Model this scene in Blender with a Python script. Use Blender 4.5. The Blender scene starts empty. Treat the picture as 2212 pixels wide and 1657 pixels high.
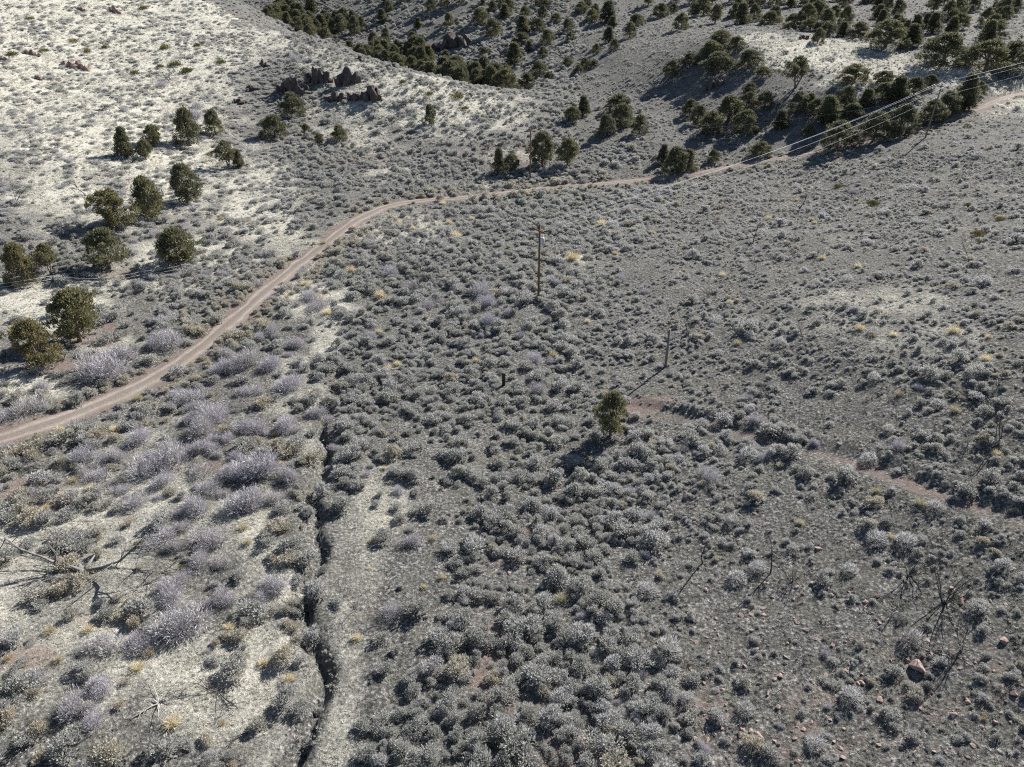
import bpy, math, random
import numpy as np
from mathutils import Vector, Matrix

# ------------------------------------------------------------------ camera, world, sun
scene = bpy.context.scene
COL = scene.collection
RNG = np.random.default_rng(7)
random.seed(7)
FOC, CU, CV, PITCH, CAMZ = 1551.0, 1106.0, 828.5, math.radians(29.0), 37.0
cam_d = bpy.data.cameras.new('camera'); cam = bpy.data.objects.new('camera', cam_d); COL.objects.link(cam)
cam_d.sensor_width = 36.0; cam_d.lens = 36.0 * FOC / 2212.0
cam_d.clip_start = 0.5; cam_d.clip_end = 9000.0
cam.location = (0, 0, CAMZ); cam.rotation_euler = (math.radians(90) - PITCH, 0, 0)
scene.camera = cam

SUN_AZ, SUN_EL = math.radians(42.0), math.radians(34.0)     # azimuth from +Y towards +X
world = bpy.data.worlds.new('World'); scene.world = world; world.use_nodes = True
wn = world.node_tree.nodes; wl = world.node_tree.links
sky = wn.new('ShaderNodeTexSky'); sky.sky_type = 'NISHITA'; sky.sun_disc = False
sky.sun_elevation = SUN_EL; sky.sun_rotation = SUN_AZ; sky.altitude = 1500
wl.new(sky.outputs[0], wn['Background'].inputs[0]); wn['Background'].inputs[1].default_value = 0.055
sun_d = bpy.data.lights.new('sun', 'SUN'); sun_d.energy = 5.0; sun_d.angle = math.radians(0.53); sun_d.color = (1.0, 0.965, 0.90)
sun = bpy.data.objects.new('sun', sun_d); COL.objects.link(sun); sun.location = (80, 110, 140)
sdir = Vector((math.sin(SUN_AZ) * math.cos(SUN_EL), math.cos(SUN_AZ) * math.cos(SUN_EL), math.sin(SUN_EL)))
sun.rotation_euler = sdir.to_track_quat('Z', 'Y').to_euler()
vs = scene.view_settings
vs.view_transform = 'Standard'; vs.look = 'None'; vs.exposure = 1.27; vs.gamma = 1.0; vs.use_curve_mapping = False
scene.cycles.max_bounces = 5; scene.cycles.diffuse_bounces = 3; scene.cycles.transmission_bounces = 3
scene.cycles.use_denoising = False; scene.cycles.filter_width = 1.15
scene.cycles.use_adaptive_sampling = False

#TERRAIN-BEGIN
# ------------------------------------------------------------------ terrain as a height function
def ray(u, v):
    dx = (np.asarray(u, float) - CU) / FOC; dy = (CV - np.asarray(v, float)) / FOC
    c, s = math.cos(PITCH), math.sin(PITCH)
    return np.stack([dx, c + s * dy, -s + c * dy], -1)
def project(x, y, z):
    c, s = math.cos(PITCH), math.sin(PITCH)
    zz = z - CAMZ
    d = y * c - zz * s; up = y * s + zz * c
    d = np.maximum(d, 1.0)
    return CU + FOC * x / d, CV - FOC * up / d, d
ZC = [  # u, v, ground height
 (-500,1750,1.5),(0,1657,.4),(350,1657,0),(700,1657,-.4),(1106,1657,0),(1700,1657,1.6),(2212,1657,3.4),(2700,1700,6),
 (0,1300,.4),(600,1300,-.1),(1106,1300,0),(1600,1300,1.7),(2212,1300,5),
 (0,1000,.6),(500,1000,0),(900,1000,-.3),(1200,1000,.3),(1600,1000,2.3),(2212,1000,7),
 (0,800,1.2),(300,800,.5),(700,800,0),(1163,800,.6),(1500,800,2.2),(1800,800,5),(2212,800,9),
 (0,600,3.2),(300,620,1.4),(700,600,.6),(1163,648,1.2),(1500,650,2.6),(1850,650,6.5),(2212,600,10.3),
 (850,440,1.2),(1145,385,1.6),(1400,385,2.4),(1720,335,5.5),(0,450,6.8),(300,450,4.2),(550,450,2),(300,300,8.8),(600,310,5.2),
 (850,320,4.6),(1200,310,4.6),(1350,300,6)]
TC = [  # u, v, depth
 (1999,296,142),(2000,275,150),(2212,200,174),(2212,300,135),(2212,450,97),(0,300,135),(0,150,165),(0,0,198),
 (300,150,188),(300,0,235),(600,220,188),(600,100,222),(900,230,183),(520,2,272),(700,85,236),(800,130,216),(900,170,198),(1000,192,197),(1090,206,199),
 (1000,100,285),(1000,0,325),(800,0,338),(1100,0,322),(1200,100,265),(1300,150,225),(1300,50,285),(1300,0,312),(1200,200,208),
 (1450,200,196),(1500,300,165),(1600,250,171),(1600,150,190),(1560,92,204),(1750,92,204),(1750,200,170),(1900,230,160),(1900,150,180),
 (2100,150,178),(2000,80,215),(2212,150,184),(1700,30,268),(2100,30,260),(2212,0,292),(1600,0,300),(1450,60,255)]
XC = [(-33,262,8.6),(-48,285,10.3),(-73,308,13),(-120,360,22),(-2,232,8.6),
 (0,420,52),(-110,460,55),(110,430,52),(0,540,82),(-260,480,85),(260,450,62),(300,200,40),(300,60,42),(140,80,25),(120,20,20),(60,0,11),(160,140,24),
 (-200,200,52),(-200,100,30),(-120,60,8),(-120,0,5),(-250,300,80),(0,0,-.5),(-40,0,0),(0,-60,-1),(-150,-80,4),(150,-80,22),(400,-100,60),(-400,0,55),(-400,500,130),(450,450,110),(0,800,150)]
def _pts():
    P = []
    for u, v, z in ZC:
        d = ray(u, v); t = (z - CAMZ) / d[2]; P.append((d[0] * t, d[1] * t, z))
    for u, v, t in TC:
        d = ray(u, v); P.append((d[0] * t, d[1] * t, CAMZ + d[2] * t))
    return np.array(P + [tuple(map(float, p)) for p in XC])
CP = _pts()
def _kern(r2): return 0.5 * r2 * np.log(np.maximum(r2, 1e-12))
def _solve():
    n = len(CP); q = CP[:, :2] / 100.0
    r2 = ((q[:, None] - q[None]) ** 2).sum(-1)
    A = np.zeros((n + 3, n + 3)); A[:n, :n] = _kern(r2) + np.eye(n) * 2e-4
    A[:n, n] = 1; A[:n, n + 1:] = q; A[n, :n] = 1; A[n + 1:, :n] = q.T
    b = np.zeros(n + 3); b[:n] = CP[:, 2]
    return np.linalg.solve(A, b), q
_W, _Q = _solve()
def tps(x, y):
    x = np.asarray(x, float); y = np.asarray(y, float); sh = x.shape
    x = x.ravel() / 100.0; y = y.ravel() / 100.0; n = len(_Q)
    out = _W[n] + _W[n + 1] * x + _W[n + 2] * y
    for i in range(n):
        out += _W[i] * _kern((x - _Q[i, 0]) ** 2 + (y - _Q[i, 1]) ** 2)
    return out.reshape(sh)
def _h(ix, iy, s):
    h = (ix.astype(np.int64) * 374761393 + iy.astype(np.int64) * 668265263 + s * 1442695041) & 0x7fffffff
    h = ((h ^ (h >> 13)) * 1274126177) & 0x7fffffff
    return ((h ^ (h >> 16)) & 0xffff) / 65535.0
def vnoise(x, y, s=0):
    x = np.asarray(x, float); y = np.asarray(y, float)
    ix = np.floor(x); iy = np.floor(y); fx = x - ix; fy = y - iy
    fx = fx * fx * (3 - 2 * fx); fy = fy * fy * (3 - 2 * fy)
    a = _h(ix, iy, s); b = _h(ix + 1, iy, s); c = _h(ix, iy + 1, s); d = _h(ix + 1, iy + 1, s)
    return (a * (1 - fx) + b * fx) * (1 - fy) + (c * (1 - fx) + d * fx) * fy
def base_h(x, y):
    r = np.hypot(x, y); k = np.clip((1100 - r) / 500, 0, 1)
    xs = np.where(r > 900, x * 900 / np.maximum(r, 1), x); ys = np.where(r > 900, y * 900 / np.maximum(r, 1), y)
    z = tps(xs, ys)
    z += (vnoise(x / 17, y / 17, 1) - .5) * .9 + (vnoise(x / 7, y / 7, 2) - .5) * .45
    return z
# lookup grid
GX0, GX1, GY0, GY1 = -300, 300, -40, 480
_gx = np.arange(GX0, GX1 + 1); _gy = np.arange(GY0, GY1 + 1)
_H = base_h(*np.meshgrid(_gx.astype(float), _gy.astype(float), indexing='ij'))
def bil(x, y):
    x = np.clip(np.asarray(x, float), GX0, GX1 - 1.001) - GX0; y = np.clip(np.asarray(y, float), GY0, GY1 - 1.001) - GY0
    i = x.astype(int); j = y.astype(int); fx = x - i; fy = y - j
    return (_H[i, j] * (1 - fx) + _H[i + 1, j] * fx) * (1 - fy) + (_H[i, j + 1] * (1 - fx) + _H[i + 1, j + 1] * fx) * fy
_T = np.linspace(15, 460, 1781)
def hit(u, v):
    """ground point seen at a place of the photograph (2212 x 1657), with its distance along the view axis"""
    d = ray(u, v); p = d[None] * _T[:, None]
    g = CAMZ + p[:, 2] - bil(p[:, 0], p[:, 1])
    k = np.argmax(g < 0)
    if not (g < 0).any(): k = len(_T) - 1
    k = max(k, 1); f = g[k - 1] / max(g[k - 1] - g[k], 1e-6); t = _T[k - 1] + f * (_T[k] - _T[k - 1])
    return d[0] * t, d[1] * t, t
def path(pts, step=1.0):
    w = np.array([hit(*p)[:2] for p in pts]); 
    # Catmull-Rom
    out = []
    for i in range(len(w) - 1):
        p0 = w[max(i - 1, 0)]; p1 = w[i]; p2 = w[i + 1]; p3 = w[min(i + 2, len(w) - 1)]
        n = max(2, int(np.linalg.norm(p2 - p1) / step))
        t = np.linspace(0, 1, n, endpoint=False)[:, None]
        out.append(.5 * ((2 * p1) + (-p0 + p2) * t + (2 * p0 - 5 * p1 + 4 * p2 - p3) * t ** 2 + (-p0 + 3 * p1 - 3 * p2 + p3) * t ** 3))
    out.append(w[-1:]); out = np.concatenate(out)
    for _ in range(6): out[1:-1] = (out[:-2] + 2 * out[1:-1] + out[2:]) / 4
    return out
ROADV = [(-150,985),(-60,962),(0,945),(100,915),(200,880),(300,835),(400,775),(500,695),(560,640),(640,575),(700,530),(760,482),(830,447),(900,433),(1000,427),(1100,415),
         (1200,404),(1300,396),(1400,387),(1480,378),(1560,363),(1640,349),(1720,337),(1800,322),(1880,304),(1960,287),(2050,256),(2130,228),(2212,202),(2290,178)]
DITCHV = [(905,560),(850,640),(800,700),(765,745),(742,780),(722,830),(708,890),(698,960),(688,1040),(684,1110),(678,1200),(664,1275),(668,1345),(678,1410),(686,1500),(668,1580),(640,1640),(610,1720)]
BENCHV = [(1345,880),(1424,893),(1560,925),(1755,978),(1856,1003),(1973,1046),(2075,1086),(2230,1130),(2350,1165)]
ROAD, DITCH, BENCH = path(ROADV), path(DITCHV, .6), path(BENCHV, .8)
_k = np.arange(len(DITCH)); DITCH[:, 0] += .35 * np.sin(_k * .33) + .18 * np.sin(_k * .81 + 1)
def pdist(x, y, P):
    """distance to a polyline, index of nearest point, signed side"""
    x = np.asarray(x, float); y = np.asarray(y, float); sh = x.shape; x = x.ravel(); y = y.ravel()
    D = np.full(x.shape, 1e9); I = np.zeros(x.shape, int); S = np.zeros(x.shape)
    lo = P.min(0) - 12; hi = P.max(0) + 12
    m = np.where((x > lo[0]) & (x < hi[0]) & (y > lo[1]) & (y < hi[1]))[0]
    T = np.gradient(P, axis=0); T /= np.linalg.norm(T, axis=1)[:, None] + 1e-9
    for c in range(0, len(m), 20000):
        k = m[c:c + 20000]
        d2 = (x[k, None] - P[None, :, 0]) ** 2 + (y[k, None] - P[None, :, 1]) ** 2
        i = d2.argmin(1); ex = x[k] - P[i, 0]; ey = y[k] - P[i, 1]
        s = T[i, 0] * ey - T[i, 1] * ex
        inner = (i > 0) & (i < len(P) - 1)
        D[k] = np.where(inner, np.minimum(np.abs(s), np.sqrt(d2.min(1))), np.sqrt(d2.min(1))); I[k] = i; S[k] = s
    return D.reshape(sh), I.reshape(sh), S.reshape(sh)
ROADZ = bil(ROAD[:, 0], ROAD[:, 1])
for _ in range(40): ROADZ[1:-1] = (ROADZ[:-2] + ROADZ[1:-1] * 2 + ROADZ[2:]) / 4
BENCHZ = bil(BENCH[:, 0], BENCH[:, 1])
for _ in range(20): BENCHZ[1:-1] = (BENCHZ[:-2] + BENCHZ[1:-1] * 2 + BENCHZ[2:]) / 4
ROADW = 1.5
def sstep(a, b, x):
    t = np.clip((x - a) / (b - a), 0, 1); return t * t * (3 - 2 * t)
def height(x, y, base=None):
    z = base_h(x, y) if base is None else base
    near = sstep(130, 60, np.hypot(x, y))
    z = z + near * ((vnoise(x / 1.9, y / 1.9, 3) - .5) * .22 + (vnoise(x / .8, y / .8, 4) - .5) * .10)
    d, i, s = pdist(x, y, ROAD)
    k = sstep(4.2, 1.9, d); z = z * (1 - k) + (ROADZ[i] - .10) * k
    z = z + .13 * np.exp(-((d - 2.5) / .55) ** 2) * (.4 + vnoise(x / 2.2, y / 2.2, 8))
    d, i, s = pdist(x, y, DITCH)
    w = .22 + .6 * vnoise(x / 1.6, y / 1.6, 5)
    z = z - (.45 + .8 * vnoise(x / 1.7, y / 1.7, 6)) * sstep(40, 75, i) * np.exp(-(d / w) ** 2) + .22 * np.exp(-((s + 1.5) / .8) ** 2) * (d < 6)
    d, i, s = pdist(x, y, BENCH)
    k = sstep(2.0, .6, d) * .75; z = z * (1 - k) + (BENCHZ[i] - .10) * k
    z = z + .42 * vnoise(x / 2.5, y / 2.5, 9) * np.exp(-((s - 1.9) / .6) ** 2) * (d < 7) * sstep(0, 8, i) - .05 * (d < 1)
    return z
def hgt(x, y): return height(np.atleast_1d(np.asarray(x, float)), np.atleast_1d(np.asarray(y, float)), bil(np.atleast_1d(x), np.atleast_1d(y)))
# zones drawn over the photograph: (u, v, ru, rv, weight)
STRAW = [(150,120,420,230,1),(250,330,300,170,1),(450,60,330,130,1),(800,190,260,75,1),(980,240,170,60,.95),(560,430,90,130,.85),(420,560,190,55,.8),(120,650,150,60,.95),
 (250,745,70,30,.8),(60,830,110,35,.9),(730,305,150,45,.7),(850,360,110,40,.45),(330,600,200,50,.6),(600,500,70,80,.7),(160,700,90,30,.8),(880,500,150,45,.55),(680,560,70,60,.55),(690,650,90,50,.75),
 (700,740,45,70,.62),(640,860,70,120,.55),(250,1250,420,330,.5),(150,1120,200,70,.45),(560,1350,90,330,.62),(480,1480,200,150,.55),(770,1230,70,190,.34),(745,1450,45,190,.34),(725,1620,50,80,.3),
 (820,1080,70,90,.5),(1750,120,130,38,1),(1900,165,120,45,1),(2060,165,90,25,.9),(1640,90,80,18,.7),(2190,190,70,18,.8),(2200,225,60,14,.7),
 (1650,700,90,40,.25),(1920,690,220,80,.30),(2050,740,120,40,.3),(1750,640,120,30,.3),(2180,245,60,20,.5),(1240,560,60,15,.4),(1600,490,70,20,.25),(1100,335,90,20,.5),(1060,392,70,16,.5)]
STRAW_CUT = [(600,185,75,75,.75),(690,190,110,45,.55),(640,330,90,40,.6),(540,260,60,60,.3),(230,385,120,30,.3),(560,360,40,60,.2),(80,365,120,25,.25)]
REDS = [(330,480,120,25,.35),(200,720,80,40,.6),(110,790,70,25,.6),(250,590,50,14,.7),(400,585,70,18,.7),(60,620,70,14,.5),(780,345,110,20,.7),(1080,330,120,20,.4),(80,1070,90,45,.6),
 (400,760,60,30,.2),(1060,1450,60,200,.45),(1250,1640,120,60,.5),(1130,1180,100,120,.3),(1700,1560,300,130,.30),(2000,1500,300,200,.26),(1400,880,90,30,.5),(260,1340,120,40,.4),(60,1430,80,60,.4),(560,1600,120,60,.3),
 (430,1010,120,30,.3),(600,1160,50,40,.3),(1200,360,110,16,.4),(1840,165,60,20,.3),(560,300,90,30,.3)]
def blobs(u, v, L):
    o = np.zeros(np.shape(u))
    for a, b, ra, rb, w in L:
        o = np.maximum(o, w * np.exp(-np.maximum(((u - a) / ra) ** 2 + ((v - b) / rb) ** 2 - .35, 0) * 1.4))
    return o
def zones(x, y, z):
    u, v, d = project(x, y, z); u = np.clip(u, -280, 2490); v = np.clip(v, -60, 1790)
    n = vnoise(x / 5, y / 5, 11) * .6 + vnoise(x / 1.7, y / 1.7, 12) * .4
    st = np.clip(blobs(u, v, STRAW) * (1 - blobs(u, v, STRAW_CUT)), 0, 1)
    back = (u < 1090) & (y > 222 + np.maximum(0, 900 - u) * .14)
    st = np.where(back, st * .15, st)
    st = np.clip(st * .92 + (n - .5) * 1.15 * np.minimum(1, st * 2.2) * (1.3 - st), 0, 1)
    rd = np.clip(blobs(u, v, REDS) * (.1 + 1.1 * vnoise(x / 1.6, y / 1.6, 13) + .6 * vnoise(x / .6, y / .6, 14)), 0, 1)
    return u, v, d, st, rd
#TERRAIN-END

# ------------------------------------------------------------------ materials
def mat(name, rough=.9, spec=.2):
    m = bpy.data.materials.new(name); m.use_nodes = True
    nt = m.node_tree; b = nt.nodes['Principled BSDF']; b.inputs['Roughness'].default_value = rough
    b.inputs['Specular IOR Level'].default_value = spec
    return m, nt, b
def node(nt, t, **k):
    n = nt.nodes.new(t)
    for a, v in k.items(): setattr(n, a, v)
    return n
def noise(nt, scale, detail=4, rough=.6, vec=None):
    n = node(nt, 'ShaderNodeTexNoise'); n.inputs['Scale'].default_value = scale; n.inputs['Detail'].default_value = detail; n.inputs['Roughness'].default_value = rough
    if vec is not None: nt.links.new(vec, n.inputs['Vector'])
    return n.outputs['Fac']
def ramp(nt, fac, stops):
    r = node(nt, 'ShaderNodeValToRGB'); e = r.color_ramp.elements
    while len(e) < len(stops): e.new(.5)
    for q, (p, c) in zip(e, stops): q.position = p; q.color = (*c, 1) if len(c) == 3 else c
    nt.links.new(fac, r.inputs[0]); return r.outputs[0]
def mix(nt, fac, a, b, mode='MIX'):
    n = node(nt, 'ShaderNodeMix', data_type='RGBA', blend_type=mode)
    for s, val in ((0, fac), (6, a), (7, b)):
        if hasattr(val, 'is_output'): nt.links.new(val, n.inputs[s])
        else: n.inputs[s].default_value = val if s == 0 else (*val, 1)
    return n.outputs[2]
def math_(nt, op, a, b=0.0):
    n = node(nt, 'ShaderNodeMath', operation=op)
    for s, val in ((0, a), (1, b)):
        if hasattr(val, 'is_output'): nt.links.new(val, n.inputs[s])
        else: n.inputs[s].default_value = val
    return n.outputs[0]
def objpos(nt): return node(nt, 'ShaderNodeNewGeometry').outputs['Position']
def bump(nt, h, b, strength, dist):
    n = node(nt, 'ShaderNodeBump'); n.inputs['Strength'].default_value = strength; n.inputs['Distance'].default_value = dist
    nt.links.new(h, n.inputs['Height']); nt.links.new(n.outputs[0], b.inputs['Normal'])

def ground_mat():
    m, nt, b = mat('ground_soil_and_dry_grass', .95, .08)
    P = objpos(nt)
    st = node(nt, 'ShaderNodeAttribute', attribute_name='straw').outputs['Fac']; rd = node(nt, 'ShaderNodeAttribute', attribute_name='red').outputs['Fac']
    n1 = noise(nt, 4.5, 6, .72, P); n2 = noise(nt, .5, 5, .6, P); n3 = noise(nt, 13, 3, .7, P); n4 = noise(nt, 1.5, 4, .65, P)
    dark = ramp(nt, n1, [(.34, (.018, .017, .018)), (.45, (.065, .063, .061)), (.55, (.15, .145, .135)), (.68, (.44, .425, .40))])
    moss = ramp(nt, n3, [(.35, (.04, .04, .032)), (.62, (.16, .158, .13))])
    dark = mix(nt, math_(nt, 'MULTIPLY', ramp(nt, n2, [(.45, (0, 0, 0)), (.65, (1, 1, 1))]), .55), dark, moss)
    straw = ramp(nt, n1, [(.30, (.10, .092, .08)), (.43, (.34, .325, .285)), (.57, (.49, .47, .405)), (.74, (.68, .655, .58))])
    straw = mix(nt, math_(nt, 'MULTIPLY', ramp(nt, n4, [(.52, (0, 0, 0)), (.68, (1, 1, 1))]), .6), straw, (.33, .31, .26))
    soil = ramp(nt, n3, [(.30, (.10, .072, .062)), (.55, (.20, .148, .130)), (.72, (.33, .265, .235))])
    fac = ramp(nt, math_(nt, 'ADD', st, math_(nt, 'MULTIPLY', math_(nt, 'SUBTRACT', n4, .5), .55)), [(.15, (0, 0, 0)), (.85, (1, 1, 1))])
    c = mix(nt, fac, dark, straw)
    fr = ramp(nt, math_(nt, 'ADD', rd, math_(nt, 'MULTIPLY', math_(nt, 'SUBTRACT', n4, .5), .7)), [(.25, (0, 0, 0)), (.55, (1, 1, 1))])
    c = mix(nt, math_(nt, 'MULTIPLY', fr, .75), c, soil)
    nt.links.new(c, b.inputs['Base Color'])
    bump(nt, math_(nt, 'ADD', n1, math_(nt, 'MULTIPLY', n3, .5)), b, .9, .16)
    return m
def road_mat():
    m, nt, b = mat('packed_reddish_dirt', .92, .1)
    P = objpos(nt); n1 = noise(nt, .9, 6, .7, P); n2 = noise(nt, 6, 6, .8, P)
    a = node(nt, 'ShaderNodeAttribute', attribute_name='across').outputs['Fac']
    base = ramp(nt, n2, [(.32, (.085, .07, .062)), (.48, (.20, .168, .152)), (.70, (.38, .335, .305))])
    track = mix(nt, math_(nt, 'MULTIPLY', a, .9), mix(nt, .5, base, (.115, .10, .082)), mix(nt, .5, base, (.38, .325, .298)))
    c = mix(nt, math_(nt, 'MULTIPLY', ramp(nt, n1, [(.4, (0, 0, 0)), (.65, (1, 1, 1))]), .6), track, (.155, .13, .105))
    nt.links.new(c, b.inputs['Base Color']); bump(nt, n2, b, .8, .06)
    return m
def leaf_mat(name, stops, trans=.25, attr='tint', var=.35, rough=.85):
    """foliage: colour by the plant's own tint, varied plant by plant and leaf by leaf"""
    m, nt, b = mat(name, rough, .12)
    t = node(nt, 'ShaderNodeAttribute', attribute_name=attr, attribute_type='INSTANCER').outputs['Fac'] if attr else node(nt, 'ShaderNodeObjectInfo').outputs['Random']
    c = ramp(nt, t, stops)
    isl = node(nt, 'ShaderNodeNewGeometry').outputs['Random Per Island']
    k = math_(nt, 'ADD', 1 - var, math_(nt, 'MULTIPLY', isl, 2 * var))
    v = node(nt, 'ShaderNodeVectorMath', operation='SCALE'); nt.links.new(c, v.inputs[0]); nt.links.new(k, v.inputs['Scale'])
    c = v.outputs[0]; nt.links.new(c, b.inputs['Base Color'])
    if trans:
        tr = node(nt, 'ShaderNodeBsdfTranslucent'); nt.links.new(c, tr.inputs[0])
        mx = node(nt, 'ShaderNodeMixShader'); mx.inputs[0].default_value = trans
        nt.links.new(b.outputs[0], mx.inputs[1]); nt.links.new(tr.outputs[0], mx.inputs[2])
        nt.links.new(mx.outputs[0], nt.nodes['Material Output'].inputs['Surface'])
    return m
def plain(name, lo, hi, scale=6, rough=.9, metal=0, bstr=.5, bd=.03, spec=.2, vecscale=None):
    m, nt, b = mat(name, rough, spec)
    co = node(nt, 'ShaderNodeTexCoord').outputs['Object']
    if vecscale:
        mp = node(nt, 'ShaderNodeMapping'); mp.inputs['Scale'].default_value = vecscale; nt.links.new(co, mp.inputs[0]); co = mp.outputs[0]
    n = noise(nt, scale, 5, .65, co)
    nt.links.new(ramp(nt, n, [(.3, lo), (.7, hi)]), b.inputs['Base Color']); b.inputs['Metallic'].default_value = metal
    if bstr: bump(nt, n, b, bstr, bd)
    return m
M_GROUND, M_ROAD = ground_mat(), road_mat()
M_SAGE = leaf_mat('sagebrush_leaves', [(0, (.33, .33, .305)), (.35, (.395, .392, .375)), (.6, (.43, .425, .43)), (.8, (.40, .38, .32)), (1, (.44, .395, .32))], .40)
M_SAGEWOOD = plain('sagebrush_wood', (.05, .042, .036), (.13, .11, .095), 9)
M_LAV = leaf_mat('bare_lavender_twigs', [(0, (.41, .395, .405)), (.5, (.45, .43, .46)), (1, (.42, .40, .39))], .2)
M_GRASS = leaf_mat('dry_grass_blades', [(0, (.085, .084, .074)), (.25, (.27, .265, .24)), (.5, (.44, .43, .39)), (.75, (.59, .57, .50)), (1, (.76, .74, .67))], .4)
M_GOLD = leaf_mat('golden_bunchgrass_blades', [(0, (.38, .35, .25)), (.4, (.55, .48, .33)), (.7, (.68, .60, .43)), (1, (.44, .34, .20))], .35)
M_OLIVE = leaf_mat('olive_green_twigs', [(0, (.10, .105, .035)), (1, (.20, .165, .05))], .2)
M_JUN = leaf_mat('juniper_scale_leaves', [(0, (.125, .126, .085)), (.45, (.165, .162, .098)), (.75, (.19, .182, .098)), (1, (.215, .185, .10))], .30, var=.6)
M_BARK = plain('juniper_bark', (.09, .07, .055), (.27, .22, .18), 7, vecscale=(3, 3, .6))
M_CHAR = plain('charred_wood', (.02, .02, .021), (.11, .10, .095), 6)
M_GREYWOOD = plain('weathered_grey_wood', (.06, .057, .055), (.27, .255, .24), 5)
M_PALEWOOD = plain('bleached_pale_wood', (.18, .165, .15), (.48, .455, .42), 5)
M_ROCK = plain('reddish_volcanic_rock', (.15, .105, .092), (.36, .26, .23), 3.5, bd=.05)
M_DARKROCK = plain('dark_lichened_rock', (.03, .026, .025), (.15, .118, .108), 1.6, bd=.12)
M_POLE = plain('brown_creosoted_pole', (.10, .055, .03), (.22, .13, .075), 5, vecscale=(4, 4, .3))
M_GREYPOLE = plain('grey_weathered_pole', (.10, .095, .085), (.26, .24, .21), 5, vecscale=(4, 4, .3))
M_WIRE = plain('bare_aluminium_wire', (.72, .72, .72), (.85, .85, .85), 3, rough=.7, metal=0, bstr=0, spec=.3)  # matte near-white: the sun's glint on the wires is put into the colour
M_STEEL = plain('galvanised_steel', (.35, .36, .37), (.6, .61, .62), 4, rough=.45, metal=.7, bstr=0)
M_TANK = plain('pale_grey_transformer_paint', (.45, .46, .46), (.62, .63, .63), 4, rough=.5, bstr=0)
M_PORC = plain('white_porcelain', (.6, .6, .58), (.8, .8, .78), 4, rough=.3, bstr=0, spec=.5)
M_TPOST = plain('dark_green_post_paint', (.02, .025, .02), (.07, .07, .06), 8)

# ------------------------------------------------------------------ mesh helpers
def npmesh(name, V, F, mats, mi=None, smooth=False):
    """V (n,3), F list of (m,k) arrays of equal-sided faces"""
    me = bpy.data.meshes.new(name)
    F = [np.asarray(f, np.int32) for f in F if len(f)]
    me.vertices.add(len(V)); me.vertices.foreach_set('co', np.asarray(V, np.float32).ravel())
    loops = np.concatenate([f.ravel() for f in F]); tot = np.concatenate([np.full(len(f), f.shape[1], np.int32) for f in F])
    me.loops.add(len(loops)); me.loops.foreach_set('vertex_index', loops)
    me.polygons.add(len(tot)); me.polygons.foreach_set('loop_start', np.concatenate([[0], np.cumsum(tot)[:-1]]).astype(np.int32))
    me.polygons.foreach_set('loop_total', tot)
    if mi is not None: me.polygons.foreach_set('material_index', np.asarray(mi, np.int32))
    if smooth: me.polygons.foreach_set('use_smooth', np.ones(len(tot), bool))
    for m in mats: me.materials.append(m)
    me.update(calc_edges=True); me.validate(); return me
class MB:
    def __init__(s): s.V = []; s.T = []; s.Q = []; s.n = 0
    def add(s, V, T=None, Q=None):
        V = np.asarray(V, float)
        if T is not None and len(T): s.T.append(np.asarray(T) + s.n)
        if Q is not None and len(Q): s.Q.append(np.asarray(Q) + s.n)
        s.V.append(V); s.n += len(V)
    def tube(s, P, R, k=5):
        P = np.asarray(P, float); R = np.broadcast_to(np.asarray(R, float), (len(P),))
        D = np.gradient(P, axis=0); D /= np.linalg.norm(D, axis=1)[:, None] + 1e-9
        ref = np.array([0, 0, 1.0]) if abs(D[0, 2]) < .9 else np.array([1.0, 0, 0])
        a = np.linspace(0, 2 * math.pi, k, endpoint=False); V = []
        for p, d, r in zip(P, D, R):
            x = np.cross(d, ref); x /= np.linalg.norm(x) + 1e-9; y = np.cross(d, x)
            V.append(p + r * (np.cos(a)[:, None] * x + np.sin(a)[:, None] * y))
        V = np.concatenate(V); q = []
        for i in range(len(P) - 1):
            for j in range(k): q.append((i * k + j, i * k + (j + 1) % k, (i + 1) * k + (j + 1) % k, (i + 1) * k + j))
        n = len(V); V = np.concatenate([V, P[:1], P[-1:]])
        t = [(n, (j + 1) % k, j) for j in range(k)] + [(n + 1, (len(P) - 1) * k + j, (len(P) - 1) * k + (j + 1) % k) for j in range(k)]
        s.add(V, t, q)
    def box(s, c, h, R=None):
        v = np.array([(x, y, z) for x in (-1, 1) for y in (-1, 1) for z in (-1, 1)], float) * np.asarray(h, float)
        if R is not None: v = v @ np.asarray(R).T
        s.add(v + np.asarray(c, float), None, [(0, 1, 3, 2), (4, 6, 7, 5), (0, 4, 5, 1), (2, 3, 7, 6), (0, 2, 6, 4), (1, 5, 7, 3)])
    def leaves(s, P, D, L, W, rng, diamond=True):
        """leaf faces rooted at P pointing along D"""
        n = len(P); D = D / (np.linalg.norm(D, axis=1)[:, None] + 1e-9)
        r = rng.normal(size=(n, 3)); X = np.cross(D, r); X /= np.linalg.norm(X, axis=1)[:, None] + 1e-9
        L = np.broadcast_to(L, (n,))[:, None]; W = np.broadcast_to(W, (n,))[:, None]
        if diamond:
            V = np.stack([P, P + D * L * .55 + X * W * .5, P + D * L, P + D * L * .55 - X * W * .5], 1).reshape(-1, 3)
            s.add(V, None, np.arange(4 * n).reshape(n, 4))
        else:
            V = np.stack([P - X * W * .5, P + X * W * .5, P + D * L], 1).reshape(-1, 3)
            s.add(V, np.arange(3 * n).reshape(n, 3))
    def mesh(s, name, *mats, smooth=False):
        F = []
        if s.T: F.append(np.concatenate(s.T))
        if s.Q: F.append(np.concatenate(s.Q))
        return npmesh(name, np.concatenate(s.V), F, mats, smooth=smooth)
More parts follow.
